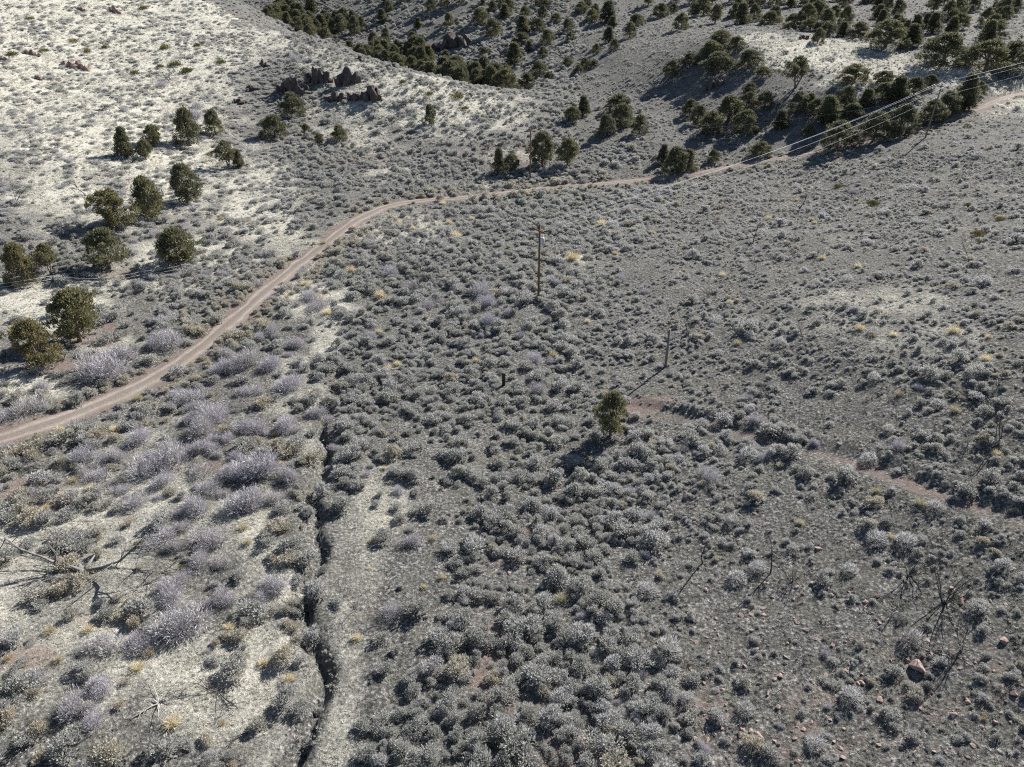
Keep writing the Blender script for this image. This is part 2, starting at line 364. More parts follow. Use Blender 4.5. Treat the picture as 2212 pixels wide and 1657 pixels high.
def join_mb(name, parts, mats):
    V = []; F = []; mi = []; n = 0
    for k, mb in enumerate(parts):
        if not mb.V: continue
        V.append(np.concatenate(mb.V))
        for L in (mb.T, mb.Q):
            if L: f = np.concatenate(L) + n; F.append(f); mi.append(np.full(len(f), k))
        n += len(V[-1])
    return npmesh(name, np.concatenate(V), F, mats, np.concatenate(mi))
def link(name, data, loc=(0, 0, 0), rot=(0, 0, 0), sc=1.0, parent=None):
    o = bpy.data.objects.new(name, data); COL.objects.link(o); o.location = loc; o.rotation_euler = rot
    o.scale = (sc,) * 3 if np.isscalar(sc) else sc
    if parent is not None: o.parent = parent
    return o
def tag(o, label, cat=None, group=None, kind=None):
    o['label'] = label
    if cat: o['category'] = cat
    if group: o['group'] = group
    if kind: o['kind'] = kind
    return o
ORD = ['first', 'second', 'third', 'fourth', 'fifth', 'sixth', 'seventh', 'eighth', 'ninth', 'tenth', 'eleventh', 'twelfth', 'thirteenth', 'fourteenth', 'fifteenth', 'sixteenth', 'seventeenth', 'eighteenth', 'nineteenth', 'twentieth']
def ordn(i): return ORD[i] if i < 20 else ('%d%s' % (i + 1, {1: 'st', 2: 'nd', 3: 'rd'}.get((i + 1) % 10, 'th')))

# ------------------------------------------------------------------ ground sheet and road
def axis(*seg):
    out = []
    for a, b, s in seg: out.append(np.arange(a, b, s))
    return np.concatenate(out)
far = 420 * 1.16 ** np.arange(1, 16)
gx = np.concatenate([-far[::-1] + 190, axis((-230, -130, 1.6), (-130, -60, .75), (-60, -30, .5), (-30, -3, .3), (-3, 60, .45), (60, 130, .75), (130, 230.1, 1.6)), far - 190])
gy = np.concatenate([-far[::-1] + 380, axis((-40, 14, 2.2), (14, 80, .36), (80, 160, .6), (160, 262, .85), (262, 420.1, 2)), far])
X, Y = np.meshgrid(gx, gy, indexing='ij')
Z = height(X, Y); U_, V_, D_, ST, RD = zones(X, Y, Z)
dd, ii, ss = pdist(X, Y, ROAD); rdn = .8 * sstep(2.7, 1.4, dd + (vnoise(X / 1.3, Y / 1.3, 21) - .5) * 1.2)
db, ib, sb = pdist(X, Y, BENCH); RD = np.maximum(np.maximum(RD, rdn), .5 * sstep(1.5, .3, db + (vnoise(X, Y, 22) - .5)) * (.55 + .5 * vnoise(X / 3, Y / 3, 23)))
dq, iq, sq = pdist(X, Y, DITCH); ST = ST * (1 - .9 * sstep(1.1, .3, dq)); RD = RD * (1 - .5 * sstep(1.5, .3, dq))
ST = np.where(rdn > .4, ST * .4, ST)
nx, ny = X.shape; idx = np.arange(nx * ny).reshape(nx, ny)
gm = npmesh('ground', np.stack([X, Y, Z], -1).reshape(-1, 3), [np.stack([idx[:-1, :-1], idx[1:, :-1], idx[1:, 1:], idx[:-1, 1:]], -1).reshape(-1, 4)], [M_GROUND], smooth=True)
for nm, arr in (('straw', ST), ('red', RD)):
    a = gm.attributes.new(nm, 'FLOAT', 'POINT'); a.data.foreach_set('value', arr.astype(np.float32).ravel())
ground = link('ground', gm); ground['kind'] = 'structure'; ground['label'] = 'rolling sagebrush hillside ground of dry grass and stony soil'

NA = 15
P2 = ROAD; T2 = np.gradient(P2, axis=0); T2 /= np.linalg.norm(T2, axis=1)[:, None]; N2 = np.stack([-T2[:, 1], T2[:, 0]], 1)
cr = np.linspace(-1, 1, NA); RV = []; RA = []
for i in range(len(P2)):
    wob = [(ROADW if i < 118 else max(.95, ROADW - (i - 118) * .03)) + (vnoise(P2[i, 0] / 2.3 + 50 * k, P2[i, 1] / 2.3, 31) - .5) * .9 for k in (0, 1)]
    for c in cr:
        q = P2[i] + N2[i] * c * wob[int(c > 0)]
        ab = abs(c); rut = math.exp(-((ab - .5) / .17) ** 2)
        z = ROADZ[i] - .03 - .055 * rut + .04 * math.exp(-(ab / .25) ** 2) - .16 * sstep(.8, 1.0, ab) + (vnoise(q[0] / .6, q[1] / .6, 32) - .5) * .035
        RV.append((q[0], q[1], z)); RA.append(rut)
ri = np.arange(len(P2) * NA).reshape(-1, NA)
rm = npmesh('dirt_road', np.array(RV), [np.stack([ri[:-1, :-1], ri[:-1, 1:], ri[1:, 1:], ri[1:, :-1]], -1).reshape(-1, 4)[:, ::-1]], [M_ROAD], smooth=True)
rm.attributes.new('across', 'FLOAT', 'POINT').data.foreach_set('value', np.array(RA, np.float32))
road = link('dirt_road', rm); road['kind'] = 'structure'; road['label'] = 'narrow reddish dirt road with two wheel tracks curving up the valley'

# ------------------------------------------------------------------ plant prototypes
def dome_dirs(n, rng, zmin=-.1):
    z = rng.uniform(zmin, 1, n); a = rng.uniform(0, 2 * math.pi, n); r = np.sqrt(1 - z * z)
    return np.stack([r * np.cos(a), r * np.sin(a), z], 1)
def sage_proto(i):
    rng = np.random.default_rng(100 + i); lf = MB(); wd = MB()
    nl = rng.integers(6, 10)
    for k in range(nl):
        a = 2 * math.pi * (k / nl) + rng.uniform(-.4, .4); rr = rng.uniform(.12, .29) if k else 0
        c = np.array([rr * math.cos(a), rr * math.sin(a), rng.uniform(.17, .44)]); R = rng.uniform(.13, .24)
        n = 135; d = dome_dirs(n, rng, -.45); p = c + d * R * rng.uniform(.55, 1.0, (n, 1)) * np.array([1, 1, .85])
        lf.leaves(p, d * .8 + np.array([0, 0, .75]) + rng.normal(size=(n, 3)) * .35, rng.uniform(.06, .13, n), rng.uniform(.022, .042, n), rng)
        wd.tube([(0, 0, -.03), c * np.array([.5, .5, .45]), c], [.025, .016, .006], 4)
    n = 120; d = dome_dirs(n, rng, -.1); p = d * np.array([.44, .44, .24]) * rng.uniform(.5, 1, (n, 1)) + np.array([0, 0, .10])
    lf.leaves(p, d + np.array([0, 0, .4]), .12, .05, rng)
    return join_mb('sagebrush', [lf, wd], [M_SAGE, M_SAGEWOOD])
def ball_proto(i):        # even round twiggy shrub
    rng = np.random.default_rng(150 + i); lf = MB(); n = 620
    d = dome_dirs(n, rng, -.05); R = rng.uniform(.62, 1, (n, 1)) ** .7 * (.9 + .12 * np.sin(d[:, :1] * 7 + i))
    p = d * R * np.array([.42, .42, .52]); lf.leaves(p, d + np.array([0, 0, .35]) + rng.normal(size=(n, 3)) * .2, rng.uniform(.10, .2, n), .022, rng)
    n = 120; d = dome_dirs(n, rng, .05); lf.leaves(np.zeros((n, 3)), d, rng.uniform(.3, .5, n), .018, rng, False)
    return lf.mesh('round_shrub', M_SAGE)
def lav_proto(i):         # leafless twiggy thicket, about 1 m across
    rng = np.random.default_rng(200 + i); lf = MB(); wd = MB(); nl = rng.integers(5, 9)
    for k in range(nl):
        a = rng.uniform(0, 2 * math.pi); rr = rng.uniform(.05, .36)
        c = np.array([rr * math.cos(a), rr * math.sin(a), 0]); R = rng.uniform(.2, .3); hz = rng.uniform(.34, .55)
        n = 380; d = dome_dirs(n, rng, 0); p = c + d * np.array([R, R, hz]) * rng.uniform(.45, 1, (n, 1))
        lf.leaves(p, d + np.array([0, 0, .6]) + rng.normal(size=(n, 3)) * .55, rng.uniform(.06, .15, n), rng.uniform(.006, .012, n), rng)
        n = 16; d = dome_dirs(n, rng, .1); lf.leaves(np.repeat(c[None], n, 0), d * np.array([R, R, hz]), rng.uniform(.2, .45, n), .013, rng, False)
        for q in range(3):
            e = c + dome_dirs(1, rng, .3)[0] * np.array([R, R, hz]) * .8
            wd.tube([(c[0] * .5, c[1] * .5, -.02), (c + e) / 2, e], [.012, .008, .003], 3)
    return join_mb('leafless_shrub', [lf, wd], [M_LAV, M_SAGEWOOD])
def gold_proto(i):
    rng = np.random.default_rng(250 + i); lf = MB(); n = 260
    d = dome_dirs(n, rng, .15) + np.array([0, 0, .55]); p = rng.normal(size=(n, 3)) * np.array([.09, .09, 0])
    lf.leaves(p, d, rng.uniform(.25, .6, n), .02, rng, False)
    n = 90; d = dome_dirs(n, rng, -.05); p = d * np.array([.3, .3, .3]) + np.array([0, 0, .06])
    lf.leaves(p, d + np.array([0, 0, -.2]), rng.uniform(.1, .25, n), .02, rng, False)
    return lf.mesh('bunchgrass', M_GOLD)
def olive_proto(i):
    rng = np.random.default_rng(300 + i); lf = MB(); n = 520
    for k in range(5):
        a = rng.uniform(0, 6.28); c = np.array([.3 * math.cos(a) * rng.uniform(.2, 1), .3 * math.sin(a) * rng.uniform(.2, 1), 0])
        d = dome_dirs(110, rng, 0); p = c + d * np.array([.24, .24, .32]) * rng.uniform(.4, 1, (110, 1))
        lf.leaves(p, d * .4 + np.array([0, 0, 1.0]), rng.uniform(.08, .16, 110), .025, rng)
    return lf.mesh('green_shrub', M_OLIVE)
def grass_proto(i):       # a patch of short tufts
    rng = np.random.default_rng(350 + i); lf = MB()
    for k in range(5):
        c = np.array([rng.uniform(-.40, .40), rng.uniform(-.40, .40), 0]); n = rng.integers(12, 24)
        d = dome_dirs(n, rng, .0) + np.array([0, 0, .35]); p = c + rng.normal(size=(n, 3)) * np.array([.045, .045, 0])
        lf.leaves(p, d, rng.uniform(.08, .26, n) * rng.uniform(.6, 1.15), rng.uniform(.018, .032, n), rng, False)
    return lf.mesh('grass_patch', M_GRASS)
def stone_mesh(i, mats, squash=(1, .8, .5), n=14, name='rock', seed=400):
    rng = np.random.default_rng(seed + i); P = rng.normal(size=(n, 3)); P /= np.linalg.norm(P, axis=1)[:, None]
    P *= np.array(squash) * rng.uniform(.75, 1.15, (n, 1)) * .5
    import bmesh
    bm = bmesh.new(); [bm.verts.new(p) for p in P]; r = bmesh.ops.convex_hull(bm, input=bm.verts)
    bmesh.ops.delete(bm, geom=[v for v in bm.verts if not v.link_faces], context='VERTS')
    bmesh.ops.recalc_face_normals(bm, faces=bm.faces)
    bmesh.ops.bevel(bm, geom=list(bm.edges), offset=.025, segments=1, affect='EDGES')
    me = bpy.data.meshes.new(name); bm.to_mesh(me); bm.free()
    for m in mats: me.materials.append(m)
    return me
# juniper: trunk with limbs, crown of leaf sprays on many clumps
def juniper_proto(i, shape, H=6.0):
    rng = np.random.default_rng(500 + i); lf = MB(); tr = MB()
    W = {'cone': .48, 'round': .88, 'wide': 1.0, 'open': 1.0, 'bush': .95}[shape] * H
    base = {'cone': .06, 'round': .16, 'wide': .10, 'open': .34, 'bush': .03}[shape]
    def prof(t):
        if shape == 'cone': return (1 - t) ** .8 * min(1, .45 + t * 3.2)
        if shape == 'open': return math.sin(math.pi * min(1, max(0, (t * .95 + .08)))) ** .6
        if shape == 'bush': return math.sqrt(max(0, 1 - (t ** 1.8))) 
        return math.sin(math.pi * min(1, .12 + .88 * t)) ** .55 if t > .3 else (.55 + 1.2 * t)
    nc = {'cone': 95, 'round': 120, 'wide': 135, 'open': 70, 'bush': 120}[shape]
    lob = [(rng.uniform(0, 6.28), rng.uniform(.15, 1), rng.uniform(.12, .26)) for _ in range(8)]
    C = []
    for k in range(nc):
        t = rng.uniform(0, 1) ** .85; a = rng.uniform(0, 6.28)
        m = 1 + sum(w * math.cos(a - b) * math.exp(-((t - c) / .22) ** 2) for b, c, w in lob)
        r = prof(t) * W / 2 * m * math.sqrt(rng.uniform(.12, 1)) * rng.uniform(.78, .98)
        C.append((r * math.cos(a), r * math.sin(a), H * (base + (1 - base) * t * .96)))
    C = np.array(C); ctr = np.array([0, 0, H * .42])
    for c in C:
        n = 70; R = rng.uniform(.06, .105) * H; d = dome_dirs(n, rng, -.7)
        o = (c - ctr); o /= np.linalg.norm(o) + 1e-6
        p = c + d * R * rng.uniform(.35, 1, (n, 1)) * np.array([1, 1, 1.15])
        lf.leaves(p, d * .7 + o * .5 + np.array([0, 0, .7]), rng.uniform(.032, .07, n) * H, rng.uniform(.015, .03, n) * H, rng)
    k = 2 if shape in ('open', 'wide') else 1
    for j in range(k):
        lean = rng.uniform(-.09, .09, 2) * H * (2 if k > 1 else 1)
        pts = [(0, 0, -.3), (lean[0] * .25, lean[1] * .25, H * .15), (lean[0] * .7, lean[1] * .7, H * .4), (lean[0], lean[1], H * .72)]
        r0 = .034 * H * (.8 if k > 1 else 1); tr.tube(pts, [r0 * 1.3, r0, r0 * .65, r0 * .2], 7)
        for q in rng.choice(len(C), 11, replace=False):
            c = C[q]; z0 = min(max(c[2] * rng.uniform(.35, .7), H * .08), H * .6); f = z0 / (H * .72)
            b = np.array([lean[0] * f, lean[1] * f, z0]); md = (b + c) / 2 + rng.normal(size=3) * .03 * H
            tr.tube([b, md, c], [r0 * .42, r0 * .28, r0 * .1], 5)
            if q % 2: e = c * rng.uniform(1.06, 1.2) + rng.normal(size=3) * .03 * H; tr.tube([md, c, e], [r0 * .2, r0 * .14, r0 * .05], 3)
    return tr.mesh('trunk', M_BARK, smooth=True), lf.mesh('crown', M_JUN), W
def branchy(mb, p, d, L, r, rng, lvl, spread=.7, k=4):
    n = 4; P = [np.array(p)]; dd = np.array(d, float)
    for i in range(n):
        dd = dd + rng.normal(size=3) * .16; dd /= np.linalg.norm(dd); P.append(P[-1] + dd * L / n)
    mb.tube(P, np.linspace(r, r * .3, n + 1), k)
    if lvl == 0: return
    m = rng.integers(5, 9)
    for q in range(m):
        t = rng.uniform(.2, 1); j = min(int(t * n), n - 1); f = t * n - j; b = P[j] * (1 - f) + P[j + 1] * f
        e = dd * .6 + rng.normal(size=3) * spread; e /= np.linalg.norm(e)
        branchy(mb, b, e, L * rng.uniform(.3, .55), r * .45 * (1.2 - .5 * t), rng, lvl - 1, spread, 3)
def snag_proto(i, m):     # standing dead skeleton, 3 m tall
    rng = np.random.default_rng(600 + i); mb = MB(); ns = 1 if i % 4 == 1 else int(rng.integers(3, 6))
    for k in range(ns):
        d = np.array([rng.uniform(-.25, .25), rng.uniform(-.25, .25), 1]) + (0 if ns == 1 else np.array([*rng.uniform(-.65, .65, 2), 0]))
        branchy(mb, (0, 0, -.15), d / np.linalg.norm(d), 3.1 * rng.uniform(.7, 1), .065 if ns == 1 else .042, rng, 2, .45)
    return mb.mesh('dead_tree', m)
def fallen_proto(i, m):   # toppled dead tree, spreading about 4 m
    rng = np.random.default_rng(650 + i); mb = MB()
    for k in range(5):
        a = rng.uniform(-1.0, 1.0) + (math.pi if k in (1, 4) else 0); d = np.array([math.cos(a), math.sin(a) * .8, rng.uniform(.08, .4)])
        branchy(mb, (0, 0, .12), d / np.linalg.norm(d), rng.uniform(1.6, 2.6), .06 if k < 2 else .042, rng, 2, .5)
    for k in range(7):    # root stubs
        d = rng.normal(size=3) * np.array([1, 1, .5]) + np.array([0, 0, .1]); d /= np.linalg.norm(d)
        mb.tube([(0, 0, .1), np.array([0, 0, .1]) + d * .3, np.array([0, 0, .08]) + d * .55], [.08, .045, .012], 5)
    return mb.mesh('fallen_tree', m)

SAGE = [sage_proto(i) for i in range(14)]; BALL = [ball_proto(i) for i in range(3)]; LAV = [lav_proto(i) for i in range(5)]
GOLD = [gold_proto(i) for i in range(4)]; OLIVE = [olive_proto(i) for i in range(3)]; GRASS = [grass_proto(i) for i in range(6)]
ROCKS = [stone_mesh(i, [M_ROCK]) for i in range(8)]
JUN = {s: [juniper_proto(10 * k + j, s) for j in range(n)] for k, (s, n) in enumerate((('cone', 3), ('round', 4), ('wide', 3), ('open', 2), ('bush', 3)))}
SNAG = [snag_proto(i, M_CHAR if i % 4 else M_GREYWOOD) for i in range(8)]
PALESNAG = snag_proto(20, M_PALEWOOD)
FALLEN = [fallen_proto(i, (M_GREYWOOD, M_CHAR, M_CHAR, M_PALEWOOD)[i % 4]) for i in range(6)]

def pose(u, v):
    x, y, t = hit(u, v); return x, y, float(hgt(x, y)[0]), t
def m_per_px(t): return t / FOC
def cosd(x, y, z): return y / math.hypot(y, CAMZ - z)
FLAT = 0.0
def instance_stuff(name, protos, P, rotz, sc, idx, tint, label, cat, tilt=None):
    """one object whose plants nobody could count, set out by geometry nodes"""
    me = bpy.data.meshes.new(name); me.vertices.add(len(P)); me.vertices.foreach_set('co', P.astype(np.float32).ravel())
    R = np.zeros((len(P), 3), np.float32); R[:, 2] = rotz
    if tilt is not None: R[:, :2] = tilt
    S = sc.astype(np.float32) if sc.ndim == 2 else np.repeat(sc[:, None], 3, 1).astype(np.float32)
    me.attributes.new('rot', 'FLOAT_VECTOR', 'POINT').data.foreach_set('vector', R.ravel())
    me.attributes.new('scl', 'FLOAT_VECTOR', 'POINT').data.foreach_set('vector', S.ravel())
    me.attributes.new('idx', 'INT', 'POINT').data.foreach_set('value', idx.astype(np.int32))
    me.attributes.new('tint', 'FLOAT', 'POINT').data.foreach_set('value', tint.astype(np.float32))
    c = bpy.data.collections.new(name + '_plants')
    for k, p in enumerate(protos): c.objects.link(bpy.data.objects.new('%s_plant_%02d' % (name, k), p))
    g = bpy.data.node_groups.new(name, 'GeometryNodeTree')
    g.interface.new_socket('Geometry', in_out='INPUT', socket_type='NodeSocketGeometry'); g.interface.new_socket('Geometry', in_out='OUTPUT', socket_type='NodeSocketGeometry')
    N = g.nodes.new; gi = N('NodeGroupInput'); go = N('NodeGroupOutput'); ip = N('GeometryNodeInstanceOnPoints'); ci = N('GeometryNodeCollectionInfo')
    ci.inputs['Collection'].default_value = c; ci.inputs['Separate Children'].default_value = True; ci.inputs['Reset Children'].default_value = True
    def attr(nm, dt): a = N('GeometryNodeInputNamedAttribute'); a.data_type = dt; a.inputs['Name'].default_value = nm; return a.outputs['Attribute']
    er = N('FunctionNodeEulerToRotation'); L = g.links.new
    L(gi.outputs[0], ip.inputs['Points']); L(ci.outputs[0], ip.inputs['Instance']); ip.inputs['Pick Instance'].default_value = True
    L(attr('idx', 'INT'), ip.inputs['Instance Index']); L(attr('rot', 'FLOAT_VECTOR'), er.inputs[0]); L(er.outputs[0], ip.inputs['Rotation'])
    L(attr('scl', 'FLOAT_VECTOR'), ip.inputs['Scale']); L(ip.outputs[0], go.inputs[0])
    o = link(name, me); md = o.modifiers.new('plants', 'NODES'); md.node_group = g
    tag(o, label, cat, kind='stuff'); return o

# ------------------------------------------------------------------ places read off the photograph (2212 x 1657)
def region(u, v):
    if v < 210 and u < 560: return 'high on the pale left hillside'
    if v < 470 and u < 560: return 'on the pale left hillside'
    if v < 310 and u < 1100: return 'on the pale outcrop slope'
    if v < 400 and u < 1420: return 'near the far pole'
    if v < 330 and u >= 1420: return 'on the knoll beyond the road'
    if v < 620 and u < 560: return 'among the junipers left of the road'
    if v < 900 and u < 420 and v < 960 - u * .45: return 'beside the road at left'
    if v < 640 and u < 1420: return 'around the transformer pole'
    if v < 620: return 'on the upper right slope'
    if v < 880 and u > 1250: return 'around the short grey post'
    if v < 1080 and u > 1350: return 'along the old bench track'
    if u > 1600: return 'on the lower right stony ground'
    if u < 690 and v < 1080: return 'between the road and the ditch'
    if u < 690: return 'in the grassy left foreground'
    if v < 1000: return 'on the flat right of the ditch'
    if v < 1300: return 'below the lone round juniper'
    return 'in the dense sagebrush at bottom centre'

# junipers: base u, base v, height px, width px, shape, tint, label (None = numbered within its group)
JL = [
 (274,340,67,40,'cone',.35,'leaning narrow juniper, darkest of the hillside cluster of three'),
 (316,345,45,37,'round',.4,'small round juniper with bare trunk beside the leaning juniper'),
 (333,318,50,42,'round',.5,'round juniper just behind the small one with bare trunk'),
 (412,315,84,62,'bush',.3,'big bushy juniper on the hillside with a grey dead limb on its left'),
 (466,291,57,44,'bush',.5,'oval juniper leaning against the big bushy hillside juniper'),
 (494,367,64,58,'open',.35,'open juniper with forked trunk standing alone right of the hillside cluster'),
 (516,363,42,26,'cone',.3,'slim low juniper touching the open forked one'),
 (632,252,54,60,'bush',.2,'dark round juniper right below the black rock outcrop'),
 (596,296,50,66,'bush',.3,'spreading juniper at the head of the dark gully'),
 (661,291,25,24,'bush',.4,'tiny juniper bush right of the gully junipers'),
 (690,313,26,24,'round',.4,'tiny round juniper below the rock outcrop'),
 (733,306,38,38,'bush',.6,'small green dome juniper on the pale slope below the rocks'),
 (404,440,90,62,'wide',.2,'tall dark juniper with ragged sides and long shadow on the hillside'),
 (327,471,94,75,'bush',.62,'light green bushy juniper, rear of the touching pair'),
 (256,491,86,86,'wide',.75,'broad yellowish juniper, front of the touching pair'),
 (237,580,90,86,'round',.42,'round juniper with white bare trunk above the fence'),
 (388,574,86,95,'wide',.55,'wide dome juniper nearest the bend of the road'),
 (55,613,95,70,'bush',.95,'rusty brown pointed juniper at the left edge by the fence'),
 (111,594,72,56,'open',.65,'thin juniper with forked trunk behind the white fence post'),
 (172,737,116,112,'round',.85,'large globe juniper with yellow right side beside the road'),
 (94,791,106,90,'wide',.92,'ragged two lobed juniper in front of the globe juniper'),
 (1318,940,98,72,'round',.6,'lone round juniper in the middle of the sagebrush flat'),
 (1078,375,58,30,'cone',.3,'narrow dark juniper left of the far pole'),
 (1104,375,45,35,'round',.35,'small juniper with bare stem next to the far pole'),
 (1172,357,76,58,'wide',.3,'tall greyish juniper right behind the far pole'),
 (1226,357,60,50,'round',.55,'egg shaped juniper right of the far pole'),
 (930,269,45,30,'bush',.3,'solitary upright juniper on the pale slope'),
 (1718,190,68,66,'open',.2,'old open juniper with bare twin trunks on the knoll'),
]
GROUPS = {
 'valley junipers beyond the far pole': ('dark juniper on the valley floor behind the far pole', [
  (1259,251,43,24,'cone'),(1236,264,33,30,'round'),(1337,242,38,50,'bush'),(1343,274,48,50,'bush'),(1308,293,45,38,'bush'),(1380,289,41,33,'bush'),(1432,353,41,24,'cone'),(1458,373,57,54,'bush'),(1484,366,46,36,'bush')]),
 'junipers at the mouth of the wooded draw': ('dark juniper at the mouth of the wooded draw', [
  (1093,199,50,52,'bush'),(1066,190,52,36,'cone'),(1030,183,40,46,'bush'),(1138,192,33,34,'bush'),(1162,167,34,34,'bush'),(1185,173,18,22,'bush'),(1110,137,43,44,'cone')]),
 'junipers on the shaded valley slope': ('small dark juniper on the shaded valley head', [
  (1126,98,27,36,'bush'),(1143,110,21,20,'cone'),(1064,77,35,36,'bush'),(1172,126,25,21,'bush'),(1128,69,33,25,'cone'),(1162,69,28,34,'bush'),(1182,93,28,28,'bush'),(1226,69,27,25,'bush'),(1232,87,18,18,'bush'),
  (1315,91,32,22,'cone'),(1288,116,21,18,'bush'),(1328,108,23,20,'bush'),(1360,81,32,24,'bush'),(1323,61,25,22,'cone'),(1279,47,27,26,'bush'),(1313,47,42,34,'cone'),(1264,148,23,27,'bush'),(1249,160,20,20,'bush'),
  (1226,141,17,22,'bush'),(1283,145,15,20,'bush'),(1202,47,18,24,'bush'),(1179,20,21,22,'bush'),(1133,37,23,24,'bush'),(1256,27,23,25,'bush'),(1374,57,25,36,'bush'),(1427,37,28,34,'bush'),(1454,27,18,22,'bush'),(1471,64,34,30,'bush'),(1037,50,31,34,'bush'),(1047,118,16,24,'bush'),(1090,40,30,30,'cone')]),
 'junipers on the shaded flank of the knoll': ('dark juniper on the shaded left flank of the knoll', [
  (1548,158,45,64,'bush'),(1617,145,36,60,'bush'),(1647,165,21,32,'bush'),(1533,124,35,47,'bush'),(1489,141,26,36,'bush'),(1556,94,28,42,'wide'),(1450,165,34,36,'bush'),(1590,108,28,36,'bush')]),
 'junipers between knoll and road': ('dark green juniper standing between knoll and road', [
  (1842,180,40,60,'bush'),(1906,183,29,37,'round'),(1825,232,45,42,'bush'),(1869,232,40,38,'cone'),(1906,217,38,42,'bush'),(1935,222,55,42,'cone'),(1973,209,42,46,'bush'),(2007,190,28,30,'round'),(2010,266,52,52,'bush'),(2041,249,55,48,'bush'),
  (2081,235,76,40,'cone'),(2113,205,29,24,'bush'),(1721,242,43,40,'bush'),(1748,232,31,28,'bush'),(1785,266,58,48,'cone'),(1761,249,36,34,'bush'),(1809,320,58,66,'bush'),(1886,302,62,66,'bush'),(1947,288,65,62,'bush'),(1839,256,32,42,'bush'),
  (1745,293,25,25,'bush'),(1684,279,41,42,'cone'),(1652,232,35,36,'bush'),(1617,232,33,32,'bush'),(1619,202,23,25,'round'),(1573,259,51,58,'bush'),(1610,286,48,52,'bush'),(1536,289,48,48,'bush'),(1509,266,38,38,'bush'),(1489,249,35,34,'bush'),(1644,335,30,42,'bush'),(1539,348,25,25,'bush')]),
 'junipers in the wood behind the knoll': ('bushy juniper in the wood behind the knoll', [
  (1910,104,58,76,'bush'),(2037,140,66,86,'bush'),(2128,156,66,88,'bush'),(2185,148,56,66,'bush'),(1852,84,35,42,'bush'),(1785,76,27,38,'bush'),(1711,60,29,47,'bush'),(1664,52,27,38,'bush'),(1973,86,29,36,'bush'),(2071,63,33,36,'bush'),(1820,78,30,36,'cone'),(1750,66,26,36,'bush'),(2150,80,34,40,'bush'),(2000,60,30,34,'cone'),(1940,70,30,36,'bush')]),
}
TREEXY = []; LAST = [None]
def juniper(x, y, z, H, Wd, shape, tint, label, group=None):
    tm, cm, w0 = random.choice(JUN[shape]); sz = H / 6.0; sx = max(.45 * sz, min(2.2 * sz, Wd / (w0 * .98)))
    r = link('juniper_tree', None, (x, y, z), (0, 0, random.uniform(0, 6.28)), (sx, sx, sz)); r.empty_display_size = .2
    link('trunk', tm, parent=r); c = link('crown', cm, parent=r); c['tint'] = float(min(1, max(0, tint + random.uniform(-.08, .08))))
    tag(r, label, 'tree', group); TREEXY.append((x, y, Wd)); LAST[0] = r; return r
def tree_at(u, v, hp, wp, shape, tint, label, group=None):
    x, y, z, t = pose(u, v); k = m_per_px(t)
    H = min(.86 * hp * k / cosd(x, y, z), 9.5); juniper(x, y, z - .08, H, wp * k, shape, tint, label, group)
for u, v, h, w, s, ti, lb in JL: tree_at(u, v, h * 1.03, w, s, ti, lb, 'junipers near the road and hillside')
for g, (lb, L) in GROUPS.items():
    for i, (u, v, h, w, s) in enumerate(sorted(L)):
        tree_at(u, v, h * 1.08, w * 1.28, s, random.uniform(.05, .5), '%s, %s from left' % (lb, ordn(i)), g)
# the woods: trees set out over the ground itself
def wood(n, inside, label, group, hmin, hmax, mind):
    k = 0; tries = 0; made = []
    while k < n and tries < 6000:
        tries += 1; x, y = inside()
        if any((x - a) ** 2 + (y - b) ** 2 < (mind * (.5 + .5 * min(w, 5) / 5)) ** 2 for a, b, w in TREEXY): continue
        z = float(hgt(x, y)[0]); H = random.uniform(hmin, hmax)
        u, v, d = project(x, y, z)
        if u < -120 or u > 2330 or v < -70: continue
        juniper(x, y, z - .1, H, H * random.uniform(.85, 1.15), random.choice(['bush', 'bush', 'round', 'cone']), random.uniform(.05, .55), label, group); k += 1; made.append((u, LAST[0]))
    for i, (_, o) in enumerate(sorted(made, key=lambda e: e[0])): o['label'] = '%s, %s from left' % (label, ordn(i))
DRAW = np.array([(-6, 240), (-18, 252), (-33, 266), (-50, 288), (-73, 312), (-98, 338), (-125, 365)])
def in_draw():
    i = random.randrange(len(DRAW) - 1); f = random.random(); p = DRAW[i] * (1 - f) + DRAW[i + 1] * f
    a = random.uniform(-6, 34) * (.3 + .7 * i / 3 if i < 3 else 1); return p[0] + a * .72, p[1] + a * .69
wood(92, in_draw, 'dark juniper in the draw behind the left ridge', 'junipers in the draw', 5.2, 7.8, 3.0)
def in_far(u0, u1, v0, v1):
    def f():
        u = random.uniform(u0, u1); v = random.uniform(v0, v1); x, y, t = hit(u, v); return x, y
    return f
wood(10, in_far(780, 1010, 0, 70), 'small juniper above the wooded draw', 'junipers on the far slope', 4, 6.5, 4)
wood(10, in_far(1020, 1480, 0, 40), 'small juniper atop the shaded valley slope', 'junipers at the top of the valley', 3.5, 6, 5)
wood(50, in_far(1480, 2212, 2, 62), 'small juniper in the far top right wood', 'junipers along the top right', 4, 6.5, 4)
def in_top(): return random.uniform(-150, 230), random.uniform(335, 400)
wood(0, in_top, 'distant juniper at the top edge', 'junipers along the top edge', 4.5, 7, 6)
wood(10, in_far(1700, 2212, 62, 100), 'dark juniper just behind the pale crest', 'junipers behind the pale crest', 4, 6, 4.5)

